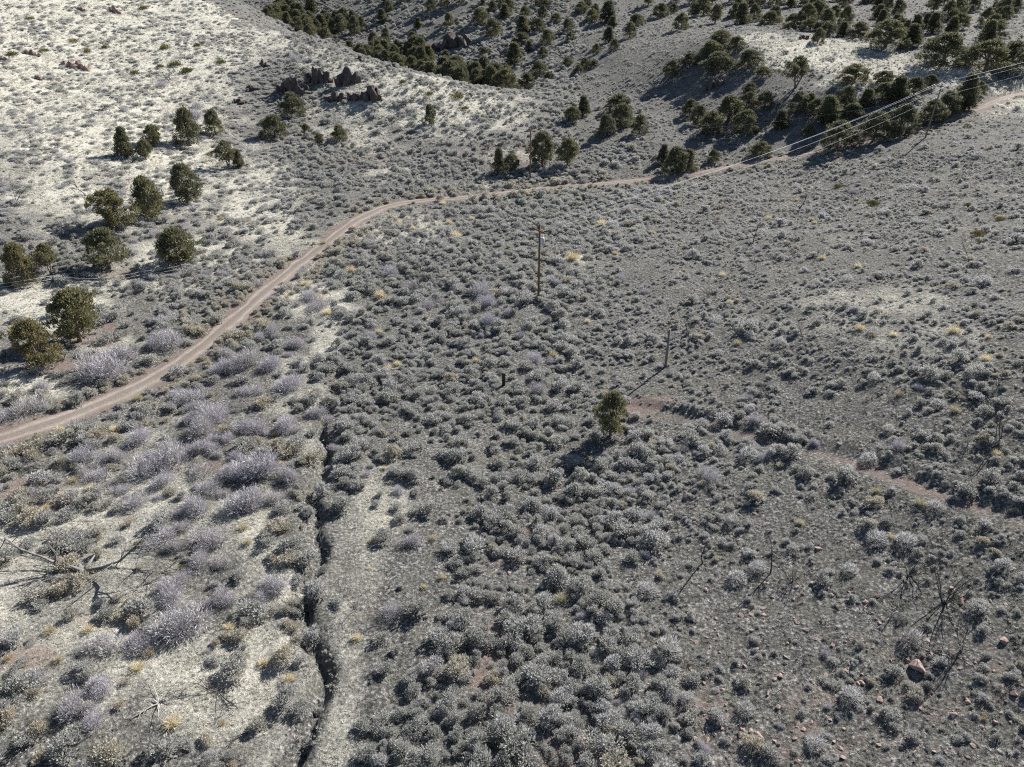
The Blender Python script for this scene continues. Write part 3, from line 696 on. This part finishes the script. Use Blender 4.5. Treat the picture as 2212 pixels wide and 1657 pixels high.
# standing dead trees (base u, v, height px)
SN = [(225,101,30),(367,177,38),(185,232,30),(304,232,27),(35,434,54),(188,424,50),(249,272,34),(383,323,46),(128,209,27),(484,262,30),(333,188,20),(478,91,22),(606,94,22),(720,111,34),(680,111,22),(202,50,20),(60,91,27),(37,64,18),
 (495,188,20),(135,114,18),(279,377,26),(155,370,22),(876,229,30),(970,195,24),(936,182,24),(967,256,22),(930,219,20),(2098,357,34),(1812,404,24),(1661,441,27),(1728,451,50),(1627,525,54),(1576,437,30),(1550,484,34),(1839,427,27),(1997,441,27),(2074,390,34),
 (1950,471,30),(1889,538,24),(2091,552,40),(1936,525,24),(2155,451,30),(2202,353,34),(1489,481,26),(1862,508,22),(1634,582,36),(1738,740,46),(1486,717,34),(1650,845,30),(2158,962,90),(2195,1046,48),(2155,838,42),(1530,640,26),(2091,962,38),
 (1151,835,40),(904,630,45),(906,592,45),(1374,986,42),(775,996,34),(1185,1047,36),(552,882,66),(562,949,64),(203,764,52),(649,808,28),(1664,1241,72),(1519,1214,84),(1711,1258,42),(2041,1302,88),(2081,1403,78),(1963,1244,62),(1940,1308,40),(820,440,18),(1480,560,24),(1760,560,28),(2000,610,30)]
cnt = {}
for u, v, h in sorted(SN):
    x, y, z, t = pose(u, v); H = h * m_per_px(t) / cosd(x, y, z)
    k = cnt.setdefault(region(u, v), []); k.append(1)
    pale = (u, v) in ((2091, 962), (1940, 308), (720, 111))
    o = link('dead_tree', PALESNAG if pale else random.choice(SNAG), (x, y, z), (random.uniform(-.12, .12), random.uniform(-.12, .12), random.uniform(0, 6.28)), max(.35, H / 3.3))
    o['_r'] = region(u, v); o['_k'] = len(k)
for o in [o for o in COL.objects if '_r' in o]:
    r, k = o['_r'], o['_k']; n = len(cnt[r]); del o['_r'], o['_k']
    tag(o, 'leafless dead tree ' + r + ('' if n == 1 else ', %s from left' % ordn(k - 1)), 'dead tree', 'standing dead trees')
# toppled dead trees: u, v, width px, direction (deg), prototype, label
FL = [(182,1238,380,170,0,'large toppled grey tree with forked limbs in the left foreground'),(343,1520,150,60,3,'toppled tree with a bleached trunk pointing up the slope'),(470,1496,150,-15,1,'charred log with broken stump and drooping roots'),(538,1585,110,45,2,'thin charred branches right of the charred log'),
 (148,1152,110,20,1,'black fallen branch above the large toppled tree'),(673,1060,100,-70,1,'tangled charred tree lying beside the ditch'),(232,1020,110,-40,3,'pale broken branches in front of the lavender thicket'),(34,1013,120,180,2,'dark brush pile at the left edge below the road'),(95,1016,100,10,2,'thin black branches right of the brush pile'),
 (128,959,90,20,1,'charred branch just below the road'),(2101,861,110,-30,1,'charred branch pile on the right slope'),(1903,851,70,10,2,'small charred branch lying above the bench track'),(741,1288,50,60,0,'grey sticks lying right of the ditch'),(765,1318,70,65,0,'two long grey sticks below the sticks by the ditch'),
 (1434,1503,80,-60,3,'pale dead branches among the bottom centre sagebrush'),(1074,313,70,5,3,'pale log lying beyond the road near the far pole'),(215,239,70,10,1,'charred trunk lying across the pale hillside'),(64,293,70,-10,3,'bleached branches lying on the hillside at left'),(37,229,60,10,2,'black branches lying high at the left edge'),(451,464,60,-15,1,'small black stump and branch below the tall ragged juniper'),
 (90,325,70,-20,2,'thin dead branches under the leaning hillside junipers'),(1940,1320,70,-30,3,'white bare twigs among the stony ground'),(2010,1410,130,170,0,'long grey limb lying left of the tall dead bush')]
for u, v, w, a, p, lb in FL:
    x, y, z, t = pose(u, v)
    tag(link('fallen_tree', FALLEN[p + (random.random() < .35 and p < 2) * 4], (x, y, z), (0, 0, math.radians(a)), (lambda q: (q, q, q * .62))(max(.3, w * m_per_px(t) / 4.4))), lb, 'fallen tree', 'toppled dead trees')

# bare lavender thickets and round grey balls (u, v of the middle, width px)
LV = [(222,778,128),(362,728,85),(66,862,92),(5,888,56),(420,851,75),(464,885,85),(437,919,95),(370,969,115),(320,996,105),(451,959,75),(555,993,120),(505,1003,75),(619,905,75),(686,888,60),(622,825,90),(528,767,90),(589,781,70),(639,740,50),(589,710,60),(498,784,60),(690,650,70),(538,835,60),(538,912,80),
 (188,972,75),(209,1020,60),(522,1067,115),(454,1047,70),(303,1073,70),(421,1080,90),(343,1154,85),(451,1150,95),(370,1268,95),(397,1335,155),(431,1207,75),(478,1278,65),(592,1258,75),(229,1379,90),(165,1514,95),(215,1480,70),(849,582,60),(1044,616,70),(1057,646,60),(919,653,50),(1054,683,60),(1158,767,60),(1168,835,60),
 (845,1315,65),(893,1160,60),(270,235,30),(350,180,40),(430,225,40),(420,245,50),(640,125,30),(1630,902,50),(1533,1020,65),(890,610,50),(1345,600,30),(400,1240,50)]
BL = [(1444,1393,66),(1400,1265,52),(1896,1154,50),(1957,1160,46),(1836,1224,38),(1836,1497,50),(1637,1221,38),(1593,1241,48),(1583,1120,36),(1973,1369,55),(1486,1504,42),(1613,1524,45),(1762,1598,48),(1617,976,45),(1879,983,40),(1889,811,32),(1920,922,30),(2108,797,36),(1684,737,30),(1886,713,28),(1620,720,28),(670,1578,46),(1715,1180,30),(2020,1090,40),(1320,480,26),(1327,485,26),(1190,600,26),(1545,690,28),
 (1950,405,20),(1500,400,18),(1545,505,22),(2062,310,20),(1830,600,26),(1600,560,22),(2130,600,24),(1910,455,22),(1720,400,18),(1640,400,20)]
def bushes(L, name, protos, base, lab, cat, group, tint, asp=(.85, 1.2), px=1.0):
    seen = {}; L = sorted(L)
    for e in L: seen.setdefault(region(e[0], e[1]), []).append(e)
    for r, E in seen.items():
        for i, e in enumerate(E):
            u, v, w = e[:3]; x, y, z, t = pose(u, v + w * .22); s = w * m_per_px(t) / base * px
            if pdist(np.array([x]), np.array([y]), ROAD)[0][0] < 1.5 + s * .52 and name == 'leafless_shrub' and not float(u).is_integer(): continue
            o = link(name, random.choice(protos), (x, y, z - .03), (0, 0, random.uniform(0, 6.28)), (s, s * random.uniform(.85, 1.1), s * random.uniform(*asp)))
            o['tint'] = float(e[3] if len(e) > 3 else random.uniform(*tint)); PLANTXY.append((x, y, s * .5))
            tag(o, lab + ' ' + r + ('' if len(E) == 1 else ', %s from left' % ordn(i)), cat, group)
PLANTXY = []
LV += [(u + random.uniform(-.65, .65) * w, v + random.uniform(-.35, .35) * w, w * random.uniform(.45, .8)) for u, v, w in LV for _ in range(2) if w > 58 and u < 700]
bushes(LV, 'leafless_shrub', LAV, 1.12, 'pale lavender leafless thicket', 'shrub', 'leafless lavender thickets', (0, 1), (.8, 1.05))
bushes(BL, 'round_shrub', BALL, .98, 'round grey twiggy shrub', 'shrub', 'round grey shrubs', (.45, .68), (.85, 1.1))
GD = [(192,1356,32),(495,1349,32),(298,1436,42),(323,1406,34),(569,1426,36),(373,1554,52),(108,1356,35,.2),(128,1423,30,.2),(525,1137,32,.2),(535,1170,26,.3),(626,1463,36),(956,1245,22),(916,1265,22),(805,1167,24),(771,1372,30),(798,1226,16),(936,1159,20),(1215,1288,45,.05),(1923,1155,22),(1728,1127,26,.2),(2125,1551,18,1),
 (1684,1003,20),(2058,713,36),(2128,771,32),(1856,707,28),(1852,574,20),(1775,555,20),(1576,650,18),(1593,737,28,.1),(1886,724,18,1),(2135,727,20),(1893,1057,32,.1),(2152,979,30,.3),(2064,882,30,.1),(1943,848,26,.2),(1987,1084,35,.05),(819,713,22),(859,781,26),(839,791,24),(758,579,35),(822,636,38),(1027,774,24),(1269,693,18),(1195,764,28,.15),
 (1163,474,14),(1300,481,30),(985,505,32),(970,478,22),(956,437,20),(1096,451,16),(1236,552,42),(862,481,20),(893,491,18),(606,999,20),(676,848,20),(596,935,22,1),(434,1013,22,1),(347,1047,20,1),(135,1070,20,.9),(707,673,26),(690,640,34),(660,610,28),(100,1095,24,.9),(20,1420,24,1),(480,1560,20,1),(830,1010,20),(1720,430,16),(1760,480,16),(2012,458,16,1),
 (1660,470,20),(1700,520,16),(1930,720,24),(1560,590,20),(1330,545,22),(1410,500,18),(880,470,18),(1020,470,18),(700,520,20,.2),(720,560,20,.2),(450,780,26,.15),(380,830,28,.1),(300,860,30,.1),(250,925,30,.6),(130,925,30,.6),(560,690,22,.15),(620,640,20,.15),(200,1050,36,.5),(160,1035,30,.15),(290,955,28,.15),(480,470,18,.9),(540,480,16,.9),(90,500,20,.5)]
bushes(GD, 'bunchgrass', GOLD, .95, 'straw yellow bunchgrass tuft', 'grass tuft', 'bunchgrass tufts', (.35, .75), (.85, 1.15))
OL = [(65,37,26),(160,85,28),(95,105,30),(25,115,28),(190,108,26),(430,95,26),(380,135,40),(290,155,28),(345,140,26),(230,100,22),(480,130,34),(400,150,36),(360,100,30),(310,15,26),(1810,400,24),(1885,435,40),(2090,440,30),(2115,500,36),(2160,470,24),(990,205,34),(1000,230,30),(930,200,24),(130,470,24),(870,175,22),(2120,520,22),(390,1225,26)]
bushes(OL, 'green_shrub', OLIVE, .95, 'low olive green shrub', 'shrub', 'olive green shrubs', (0, 1), (.6, .9))

# rocks
RK = [(1985,1440,44),(1800,1395,12),(1900,1510,22),(1860,1475,18),(1830,1450,16),(1690,1460,20),(1640,1590,22),(1600,1590,20),(1620,1580,16),(1570,1545,14),(1700,1420,16),(1740,1360,16),(1720,1345,14),(1600,1330,18),(2080,1295,32),(2115,965,26),(2170,1385,26),(1530,1600,16),(1560,1570,14),(2060,1545,22),(2150,1560,18),(1770,1185,18),(1955,1490,14),(1990,1530,14),(1835,1055,18),(1300,1460,14),(1330,1500,14),(1100,1240,12),(1390,1280,12),(1060,1195,10),
 (1755,1260,14),(1870,1300,14),(1900,1345,12),(1660,1500,16),(1680,1530,16),(1750,1560,14),(1820,1640,18),(1720,1650,16),(1900,1610,14),(2100,1610,18),(2190,1500,18),(2000,1380,12),(1595,1165,12),(1550,1130,12),(1630,1110,12),(1640,1480,12),(1610,1440,12),(1500,1130,10),(960,1060,12),(1035,1560,10)]
for k in range(150):
    u = random.uniform(1480, 2230); v = random.uniform(1250, 1680)
    RK.append((u, v, random.uniform(7, 15)))
seen = {}
for k, (u, v, w) in enumerate(sorted(RK)):
    x, y, z, t = pose(u, v); s = w * m_per_px(t) * 1.1; big = w > 9.9 and float(u).is_integer()
    o = link('rock', ROCKS[k % 8], (x, y, z + .02 * s), (random.uniform(-.3, .3), random.uniform(-.3, .3), random.uniform(0, 6.28)), (s, s, s * random.uniform(.7, 1.1)))
    PLANTXY.append((x, y, s * .4))
    if big: seen.setdefault(region(u, v), []).append((o, w))
    else: tag(o, 'small reddish stone among the scattered stones at lower right', 'rock', 'small scattered stones')
for r, E in seen.items():
    for i, (o, w) in enumerate(E):
        tag(o, ('flat pink boulder lying by the dead bush at lower right' if w == 44 else 'reddish rock ' + r + ('' if len(E) == 1 else ', %s from left' % ordn(i))), 'rock', 'reddish rocks')
# outcrops: u, v of base, width px, height px, label
OC = [(630,203,78,46,'broad black rock outcrop with bush on top, leftmost of the outcrop row'),(690,178,66,50,'tallest black rock crag of the hillside outcrops'),(752,182,52,48,'pointed black crag with a pink right face'),(730,218,70,28,'jagged low rocks at the foot of the crags'),(772,216,50,26,'dark broken rocks below the pointed crag'),(806,216,48,36,'small pyramid crag with pink right side at the end of the row'),
 (572,145,22,20,'small black boulder left of the crags'),(822,130,30,22,'black boulder on the upper ridge slope'),(848,150,26,20,'rock knob below the ridge boulder'),(780,132,22,16,'small dark knob on the pale ridge slope'),(868,122,26,24,'dark rock standing on the ridge line'),(900,130,26,22,'dark rock at the lower ridge line by the wood'),(930,145,24,16,'low dark rock on the ridge by the junipers'),
 (975,105,95,40,'long shaded cliff above the wooded draw'),(250,28,28,22,'dark red boulder high on the hillside'),(178,24,20,14,'reddish boulder left of the dark red one'),(165,146,60,26,'line of red rocks across the left hillside'),(70,118,36,16,'red rock ledge near the left edge'),(8,130,26,14,'red rock at the left edge'),(85,172,18,14,'lone red rock below the hillside ledges'),(1735,85,26,14,'dark rock on the crest of the knoll'),(520,222,26,16,'dark rock at the top of the gully'),(545,195,30,16,'rock in the dark gully'),(1540,190,50,26,'shaded rocks on the flank of the knoll')]
SLAB = [stone_mesh(i, [M_DARKROCK], (.95, .85, 1.05), 15, 'slab', 450) for i in range(6)]; SLABR = [stone_mesh(i, [M_ROCK], (.9, .7, .8), 16, 'slab', 470) for i in range(4)]
for u, v, w, h, lb in OC:
    x, y, z, t = pose(u, v); k = m_per_px(t); W = w * k; H = h * k / cosd(x, y, z); red = 'red ' in lb or 'reddish' in lb
    r = link('rock_outcrop', None, (x, y, z)); tag(r, lb, 'rock outcrop', 'rock outcrops'); r.empty_display_size = .2
    n = max(4, min(14, int(W / .7)))
    for q in range(n):
        f = (q + .5) / n * 2 - 1; hh = H * (1 - .55 * abs(f) ** 1.5) * random.uniform(.45, 1.05); ws = max(W / n * 2.6, hh * .8) * random.uniform(.7, 1.25)
        px, py = f * W * .42, random.uniform(-.25, .25) * W * .5
        zz = float(hgt(x + px, y + py)[0]) - z
        o = link('slab', random.choice(SLABR if red else SLAB), (px, py, zz + hh * .3), (random.uniform(-.25, .25), random.uniform(-.3, .3) - f * .25, random.uniform(0, 6.28)), (ws, ws, hh * 1.05 if not red else hh * 1.3), r)
    PLANTXY.append((x, y, W * .3))

# ------------------------------------------------------------------ poles, wires, fence
def pole(u, v, hp, label, arm=None, armz=.4, tank=False, m=None, r=.15, hfix=None, lean=(0, 0)):
    x, y, z, t = pose(u, v); H = hfix or hp * m_per_px(t) / cosd(x, y, z)
    o = link('utility_pole' if arm is not None else 'grey_post', None, (x, y, z)); o.empty_display_size = .3; o.rotation_euler = (*lean, 0)
    mb = MB(); mb.tube([(0, 0, -.6), (0, 0, H * .5), (0, 0, H)], [r, r * .88, r * .74], 12); link('shaft', mb.mesh('shaft', m or M_POLE, smooth=True), parent=o)
    tag(o, label, 'pole' if arm is not None else 'post'); pts = []
    if arm is not None:
        d = np.array([math.cos(arm), math.sin(arm), 0]); R = np.array([[d[0], -d[1], 0], [d[1], d[0], 0], [0, 0, 1]])
        mb = MB(); mb.box(np.array([-d[1], d[0], 0]) * .17 + (0, 0, H - armz), (1.35, .07, .09), R)
        for s in (-1, 1): mb.tube([np.array([-d[1], d[0], 0]) * .12 + (0, 0, H - armz - .65), d * s * .75 + np.array([-d[1], d[0], 0]) * .17 + (0, 0, H - armz - .06)], .022, 4)
        link('crossarm', mb.mesh('crossarm', m or M_POLE), parent=o)
        for s in (-1.12, 0, 1.12):
            b = d * s + np.array([-d[1], d[0], 0]) * (.17 if s else 0) + (0, 0, H - armz + .07 if s else H)
            mb = MB(); mb.tube([b, b + (0, 0, .10), b + (0, 0, .12), b + (0, 0, .2), b + (0, 0, .26)], [.02, .02, .07, .065, .03], 8)
            link('insulator', mb.mesh('insulator', M_PORC, smooth=True), parent=o); pts.append(np.array([x, y, z]) + b + (0, 0, .25))
        pts.append(np.array([x, y, z + H * .76]) + d * .16)
        if tank:
            c = np.array([.36, -.1, H * .79]); mb = MB()
            mb.tube([c + (0, 0, -.45), c + (0, 0, -.42), c + (0, 0, .36), c + (0, 0, .42), c + (0, 0, .46)], [.2, .25, .25, .22, .12], 14)
            tk = link('transformer', mb.mesh('transformer', M_TANK, smooth=True), parent=o)
            mb = MB(); mb.tube([c + (.05, 0, .45), c + (.05, 0, .6), c + (.06, 0, .75)], [.05, .07, .03], 8); link('bushing', mb.mesh('bushing', M_PORC, smooth=True), parent=tk)
            mb = MB(); mb.box(c * np.array([.5, .5, 1]), (.1, .05, .3)); link('bracket', mb.mesh('bracket', M_STEEL), parent=o)
    return o, pts, H
AZL = math.atan2(60, 79)      # the line runs from the near pole up the valley to the right
p1, W1, h1 = pole(1163, 648, 153, 'tall brown utility pole with crossarm and pale grey transformer below the road', AZL + math.pi / 2 - .1, .75, True)
p2, W2, h2 = pole(1145, 387, 99, 'brown utility pole standing beyond the road in front of four junipers', .5, .25)
p3, W3, h3 = pole(1999, 297, 106, 'slim utility pole on the upper right slope beside the road', AZL + math.pi / 2 + .1, .45, m=M_GREYPOLE, lean=(0, .05))
tag(p3, p3['label'], 'pole', 'utility poles'); tag(p1, p1['label'], 'pole', 'utility poles'); tag(p2, p2['label'], 'pole', 'utility poles')
p5, _, h5 = pole(1437, 793, 79, 'short bare grey post with a long shadow on the right slope', None, m=M_GREYPOLE, r=.15)
x, y, z, t = pose(1088, 832); mb = MB(); mb.tube([(0, 0, -.2), (0, 0, 1.35), (0, 0, 1.36), (0, 0, 1.44)], [.18, .18, .22, .22], 12)
wc = link('well_casing', mb.mesh('well_casing', M_TPOST, smooth=True), (x, y, z)); tag(wc, 'short dark well casing hidden among the sagebrush left of the lone juniper', 'well casing')
W3 = [p + np.array([.05 * 9, 0, 0]) for p in W3]
W4 = [p + np.array([108, 66, 14.0]) for p in W3]
def wire(a, b, sag, label, group, r=.024, m=M_WIRE):
    n = 26; t = np.linspace(0, 1, n)[:, None]; P = a * (1 - t) + b * t; P[:, 2] -= (4 * t * (1 - t)).ravel() * sag
    mb = MB(); mb.tube(P, r, 5); tag(link('power_line_wire', mb.mesh('power_line_wire', m, smooth=True)), label, 'wire', group)
NMW = ['outer left', 'middle', 'outer right', 'low neutral']
for i in range(4):
    wire(W1[i], W3[i], 1.6, NMW[i] + ' bright wire strung from the transformer pole to the slim pole', 'power line wires', .015 if i != 3 else .011)
    wire(W3[i], W4[i], 1.2, NMW[i] + ' bright wire running off the right edge from the slim pole', 'power line wires', .015 if i != 3 else .011)
wire(W2[2], W3[3] + (0, 0, .4), 2.6, 'thin faint wire from the far pole towards the slim pole', 'power line wires', .005)
FV = [(-60,642,0),(118,616,1),(218,622,0),(310,606,0),(395,592,0),(475,580,0)]
fw = [pose(u, v) for u, v, k in FV]; fo = link('wire_fence', None, (fw[0][0], fw[0][1], fw[0][2])); fo.empty_display_size = .2
tag(fo, 'sagging wire fence with few posts crossing below the left junipers', 'fence'); f0 = np.array(fw[0][:3]); tops = []
for (u, v, k), (x, y, z, t) in zip(FV, fw):
    b = np.array([x, y, z]) - f0; H = 1.65 if not k else 1.35; mb = MB(); mb.tube([b + (0, 0, -.3), b + (.05 * k * 6, 0, H)], [.045 if not k else .07, .04 if not k else .055], 6)
    link('post', mb.mesh('post', M_PALEWOOD if k else M_TPOST), parent=fo); tops.append(b)
for hz in (1.3, .85, .4):
    mb = MB()
    for a, b in zip(tops[:-1], tops[1:]):
        t = np.linspace(0, 1, 8)[:, None]; P = (a * (1 - t) + b * t) + np.array([0, 0, hz]); P[:, 2] -= (4 * t * (1 - t)).ravel() * .12; mb.tube(P, .012, 4)
    link('wire', mb.mesh('wire', M_WIRE), parent=fo)

# ------------------------------------------------------------------ sagebrush and grass over the whole ground
SAGEF = [(1000,780,240,140,.95),(900,900,220,110,.95),(1250,1000,250,120,.9),(1200,1150,280,110,.8),(1150,1330,230,90,.75),(1130,1500,330,190,1.1),(1400,1600,260,130,1.0),(950,560,270,100,.75),(1200,500,230,85,.8),(500,620,230,75,.85),(420,700,130,50,.75),
 (620,430,110,80,.55),(900,380,270,50,.75),(1200,385,170,45,.65),(1380,440,150,50,.65),(1620,950,190,60,.75),(1850,1010,160,45,.55),(2050,1060,130,40,.45),(1250,90,320,110,.45),(1400,230,260,80,.5),(1600,280,170,70,.5),(1950,260,200,60,.45),(610,200,75,80,.6),(660,330,120,40,.55),(760,860,60,130,.7),(760,1010,60,80,.6),
 (60,1650,200,60,.5),(900,1620,200,100,.9),(330,580,60,30,.5),(280,860,120,40,.55),(150,960,140,40,.5),(420,800,120,40,.5),(1350,340,110,40,.55),(1750,60,400,50,.3),(180,560,150,25,.35),(130,700,60,25,.4),(900,250,90,30,.22),(2000,420,250,80,.28),(1500,460,160,60,.42),(1180,620,120,60,.8),(820,780,70,90,.7)]
SAGECUT = [(1405,825,75,50,.8),(1440,790,40,30,.7),(1085,838,18,26,.95),(790,1230,70,150,.75),(750,1440,45,160,.7),(700,1330,40,330,.8),(870,690,80,26,.5),(620,1350,60,330,.6),(690,740,45,80,.6),(1110,1010,70,26,.3),(880,950,60,20,.4)]
n = 800000
sx = RNG.uniform(-235, 245, n); sy = 14 + (400 - 14) * RNG.uniform(0, 1, n) ** 1.0
area = 480 * 386.0
sz = hgt(sx, sy); su, sv, sd, sst, srd = zones(sx, sy, sz)
inf = (su > -279) & (su < 2489) & (sv > -59) & (sv < 1789)
dens = np.where(su > 1250, 1.9, .45) + 0 * su
dens = np.where((su < 690) & (sv > 940), .7, dens); dens = np.where((su < 600) & (sv < 600), .48, dens); dens = np.where((sv < 330) & (su > 1050), .5, dens)
dens = np.maximum(dens, 2.0 * blobs(su, sv, SAGEF)) * (1 - blobs(su, sv, SAGECUT))
clump = vnoise(sx / 2.6, sy / 2.6, 41) * .6 + vnoise(sx / 7, sy / 7, 42) * .4
_c = blobs(su, sv, SAGEF)
dens = dens * np.where(_c > .5, np.clip((clump - .12) * 3.0, .15, 1.9), np.clip((clump - .26) * 3.2, .05, 1.9))
_dd, _ii, _ss = pdist(sx, sy, DITCH); dens = np.where((_dd < 2.2) & (_ss < .6), np.maximum(dens, .75), dens)
dens = np.where((_dd < 1.2) & (_ii < 55), 1.8, dens)
keep = inf & (RNG.uniform(0, 1, n) < dens * area / n)
rd_, _, _ = pdist(sx, sy, ROAD); keep &= rd_ > np.where(su > 830, 1.35, 1.7)
dt_, _, _ = pdist(sx, sy, DITCH); keep &= (dt_ > .55) | (RNG.uniform(0, 1, n) < np.where(_ii < 55, 1, .22))
bn_, _, _ = pdist(sx, sy, BENCH); keep &= (bn_ > 1.0) | (RNG.uniform(0, 1, n) < .15)
sel = np.where(keep)[0]
# keep clear of the plants and stones already standing
PX = np.array([(a, b, c) for a, b, c in PLANTXY] + [(a, b, .7) for a, b, w in TREEXY])
cell = {}
for a, b, c in PX: cell.setdefault((int(a // 4), int(b // 4)), []).append((a, b, c))
def clear(x, y, r):
    i, j = int(x // 4), int(y // 4)
    for p in (-1, 0, 1):
        for q in (-1, 0, 1):
            for a, b, c in cell.get((i + p, j + q), ()):
                if (x - a) ** 2 + (y - b) ** 2 < (c * .8 + r) ** 2: return False
    return True
occ = {}
P = []; S = []; TI = []
size = np.where(su > 1250, .5, 1.2); core = blobs(su, sv, SAGEF)
size = np.where(core > .5, 1.0, size); size = np.where((su > 1300) & (sv > 1080) & (core < .5), .45, size)
size = np.where((su > 1450) & (sv < 880) & (sv > 330), .5, size); size = np.where((su < 600) & (sv < 480), 1.25, size); size = np.where((su < 690) & (sv > 950), 1.25, size)
for k in sel:
    s = size[k] * RNG.lognormal(0, .42 if core[k] > .5 else .5); s = min(max(s, .22), 2.2)
    x, y = sx[k], sy[k]; i, j = int(x // 2), int(y // 2)
    if not clear(x, y, s * .3): continue
    bad = False
    for p in (-1, 0, 1):
        for q in (-1, 0, 1):
            for a, b, c in occ.get((i + p, j + q), ()):
                if (x - a) ** 2 + (y - b) ** 2 < ((s + c) * .215) ** 2: bad = True
    if bad: continue
    occ.setdefault((i, j), []).append((x, y, s))
    fl = .55 if (su[k] < 600 and sv[k] < 480) else RNG.uniform(.8, 1.15)
    P.append((x, y, sz[k] - .03)); S.append((s, s * RNG.uniform(.7, 1.3), s * fl * .9))
    r = RNG.uniform()
    if su[k] < 640 and sv[k] < 520: ti = RNG.uniform(.15, .62)
    elif su[k] < 690 and sv[k] > 850: ti = RNG.uniform(.05, .45) if r < .6 else RNG.uniform(.7, 1.0)
    elif rd_[k] < 5: ti = RNG.uniform(.65, .95)
    elif su[k] > 1300: ti = RNG.uniform(.1, .6) if r < .9 else RNG.uniform(.68, 1.0)
    else: ti = RNG.uniform(.0, .45) if r < .92 else RNG.uniform(.5, .9)
    TI.append(ti)
P = np.array(P); S = np.array(S); TI = np.array(TI)
pu, pv, pd = project(P[:, 0], P[:, 1], P[:, 2])
app = np.where((pu > -20) & (pu < 2232) & (pv < 1690), S[:, 0] / pd, 0)
order = np.argsort(-app); top = order[:300]; rest = order[300:]
SG = {}
for k in top:
    o = link('sagebrush', SAGE[int(RNG.integers(14))], P[k], (0, 0, RNG.uniform(0, 6.28)), S[k]); o['tint'] = float(TI[k])
    r = region(pu[k], pv[k]); hue = 'grey green' if TI[k] < .35 else ('silver grey' if TI[k] < .68 else 'yellowish')
    sizew = 'large' if S[k, 0] > 1.5 else ('small' if S[k, 0] < 1.05 else 'rounded')
    tag(o, '%s %s sagebrush %s' % (sizew, hue, r), 'sagebrush', 'sagebrush %s, %s %s' % (r, sizew, hue)); SG.setdefault(o['label'], []).append((pu[k], o))
for lb, E in SG.items():
    if 1 < len(E) <= 14:
        for i, (_, o) in enumerate(sorted(E, key=lambda e: e[0])): o['label'] = '%s, %s from left' % (lb, ordn(i))
qi = RNG.integers(0, 14, len(rest)); ql = RNG.uniform(0, 1, len(rest)); qi = np.where(ql < .07, 14 + RNG.integers(0, 3, len(rest)), np.where(ql < .13, 17 + RNG.integers(0, 5, len(rest)), qi))
instance_stuff('sagebrush_cover', SAGE + BALL + LAV, P[rest], RNG.uniform(0, 6.28, len(rest)), S[rest], qi, TI[rest], 'grey green sagebrush covering the valley floor and slopes', 'sagebrush', RNG.uniform(-.22, .22, (len(rest), 2)))

n = 620000
gx_ = RNG.uniform(-235, 245, n); gy_ = 14 + (330 - 14) * RNG.uniform(0, 1, n) ** 1.5
gz_ = hgt(gx_, gy_); gu, gv, gd, gst, grd = zones(gx_, gy_, gz_)
inf = (gu > -279) & (gu < 2489) & (gv > -59) & (gv < 1789)
r1, _, _ = pdist(gx_, gy_, ROAD); r2, _, _ = pdist(gx_, gy_, BENCH); r3, _, _ = pdist(gx_, gy_, DITCH)
pd_ = np.where(gst > .3, .95, .62) * np.clip(1.15 - grd * 1.1, .1, 1) * np.where(gst > .3, np.clip(.3 + 1.1 * vnoise(gx_ / 1.5, gy_ / 1.5, 51), 0, 1), np.clip((vnoise(gx_ / 1.2, gy_ / 1.2, 51) * .6 + vnoise(gx_ / 4, gy_ / 4, 52) * .4 - np.where(gu > 1300, .16, .28)) * 3, .06, 1))
pd_ = np.where((gv < 330) & (gu > 1000) & (gst < .4), pd_ * .45, pd_)  # thinner pale grass on the far valley slope, standing in for its shade
keep = inf & (r1 > 1.75) & (r2 > .8) & (r3 > .5) & (RNG.uniform(0, 1, n) < pd_)
# thin with distance so that near ground is as full as it looks
keep &= RNG.uniform(0, 1, n) < np.clip(70 / gd, .25, 1)
g = np.where(keep)[0]
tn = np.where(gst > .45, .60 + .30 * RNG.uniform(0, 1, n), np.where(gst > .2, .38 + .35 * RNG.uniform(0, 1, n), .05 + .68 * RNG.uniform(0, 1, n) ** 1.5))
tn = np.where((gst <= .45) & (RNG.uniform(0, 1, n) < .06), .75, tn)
tn = np.where((gv < 340) & (gu > 1000) & (gst < .4), tn * .6, tn)  # far valley slope's shade painted in: grass tint lowered there
gs = RNG.uniform(.7, 1.5, n) * np.where(gst > .45, 1.15, .85) * np.clip(gd / 90, .85, 1.8)
S3 = np.stack([gs, gs, gs * np.where(gst > .45, .8, .85)], 1)
print('sage', len(P), 'grass', len(g), 'objects', len(COL.objects))
instance_stuff('dry_grass_cover', GRASS, np.stack([gx_[g], gy_[g], gz_[g] - .02], 1), RNG.uniform(0, 6.28, len(g)), S3[g], RNG.integers(0, 6, len(g)), tn[g], 'dry cheatgrass and low stubble covering the ground between shrubs', 'grass')
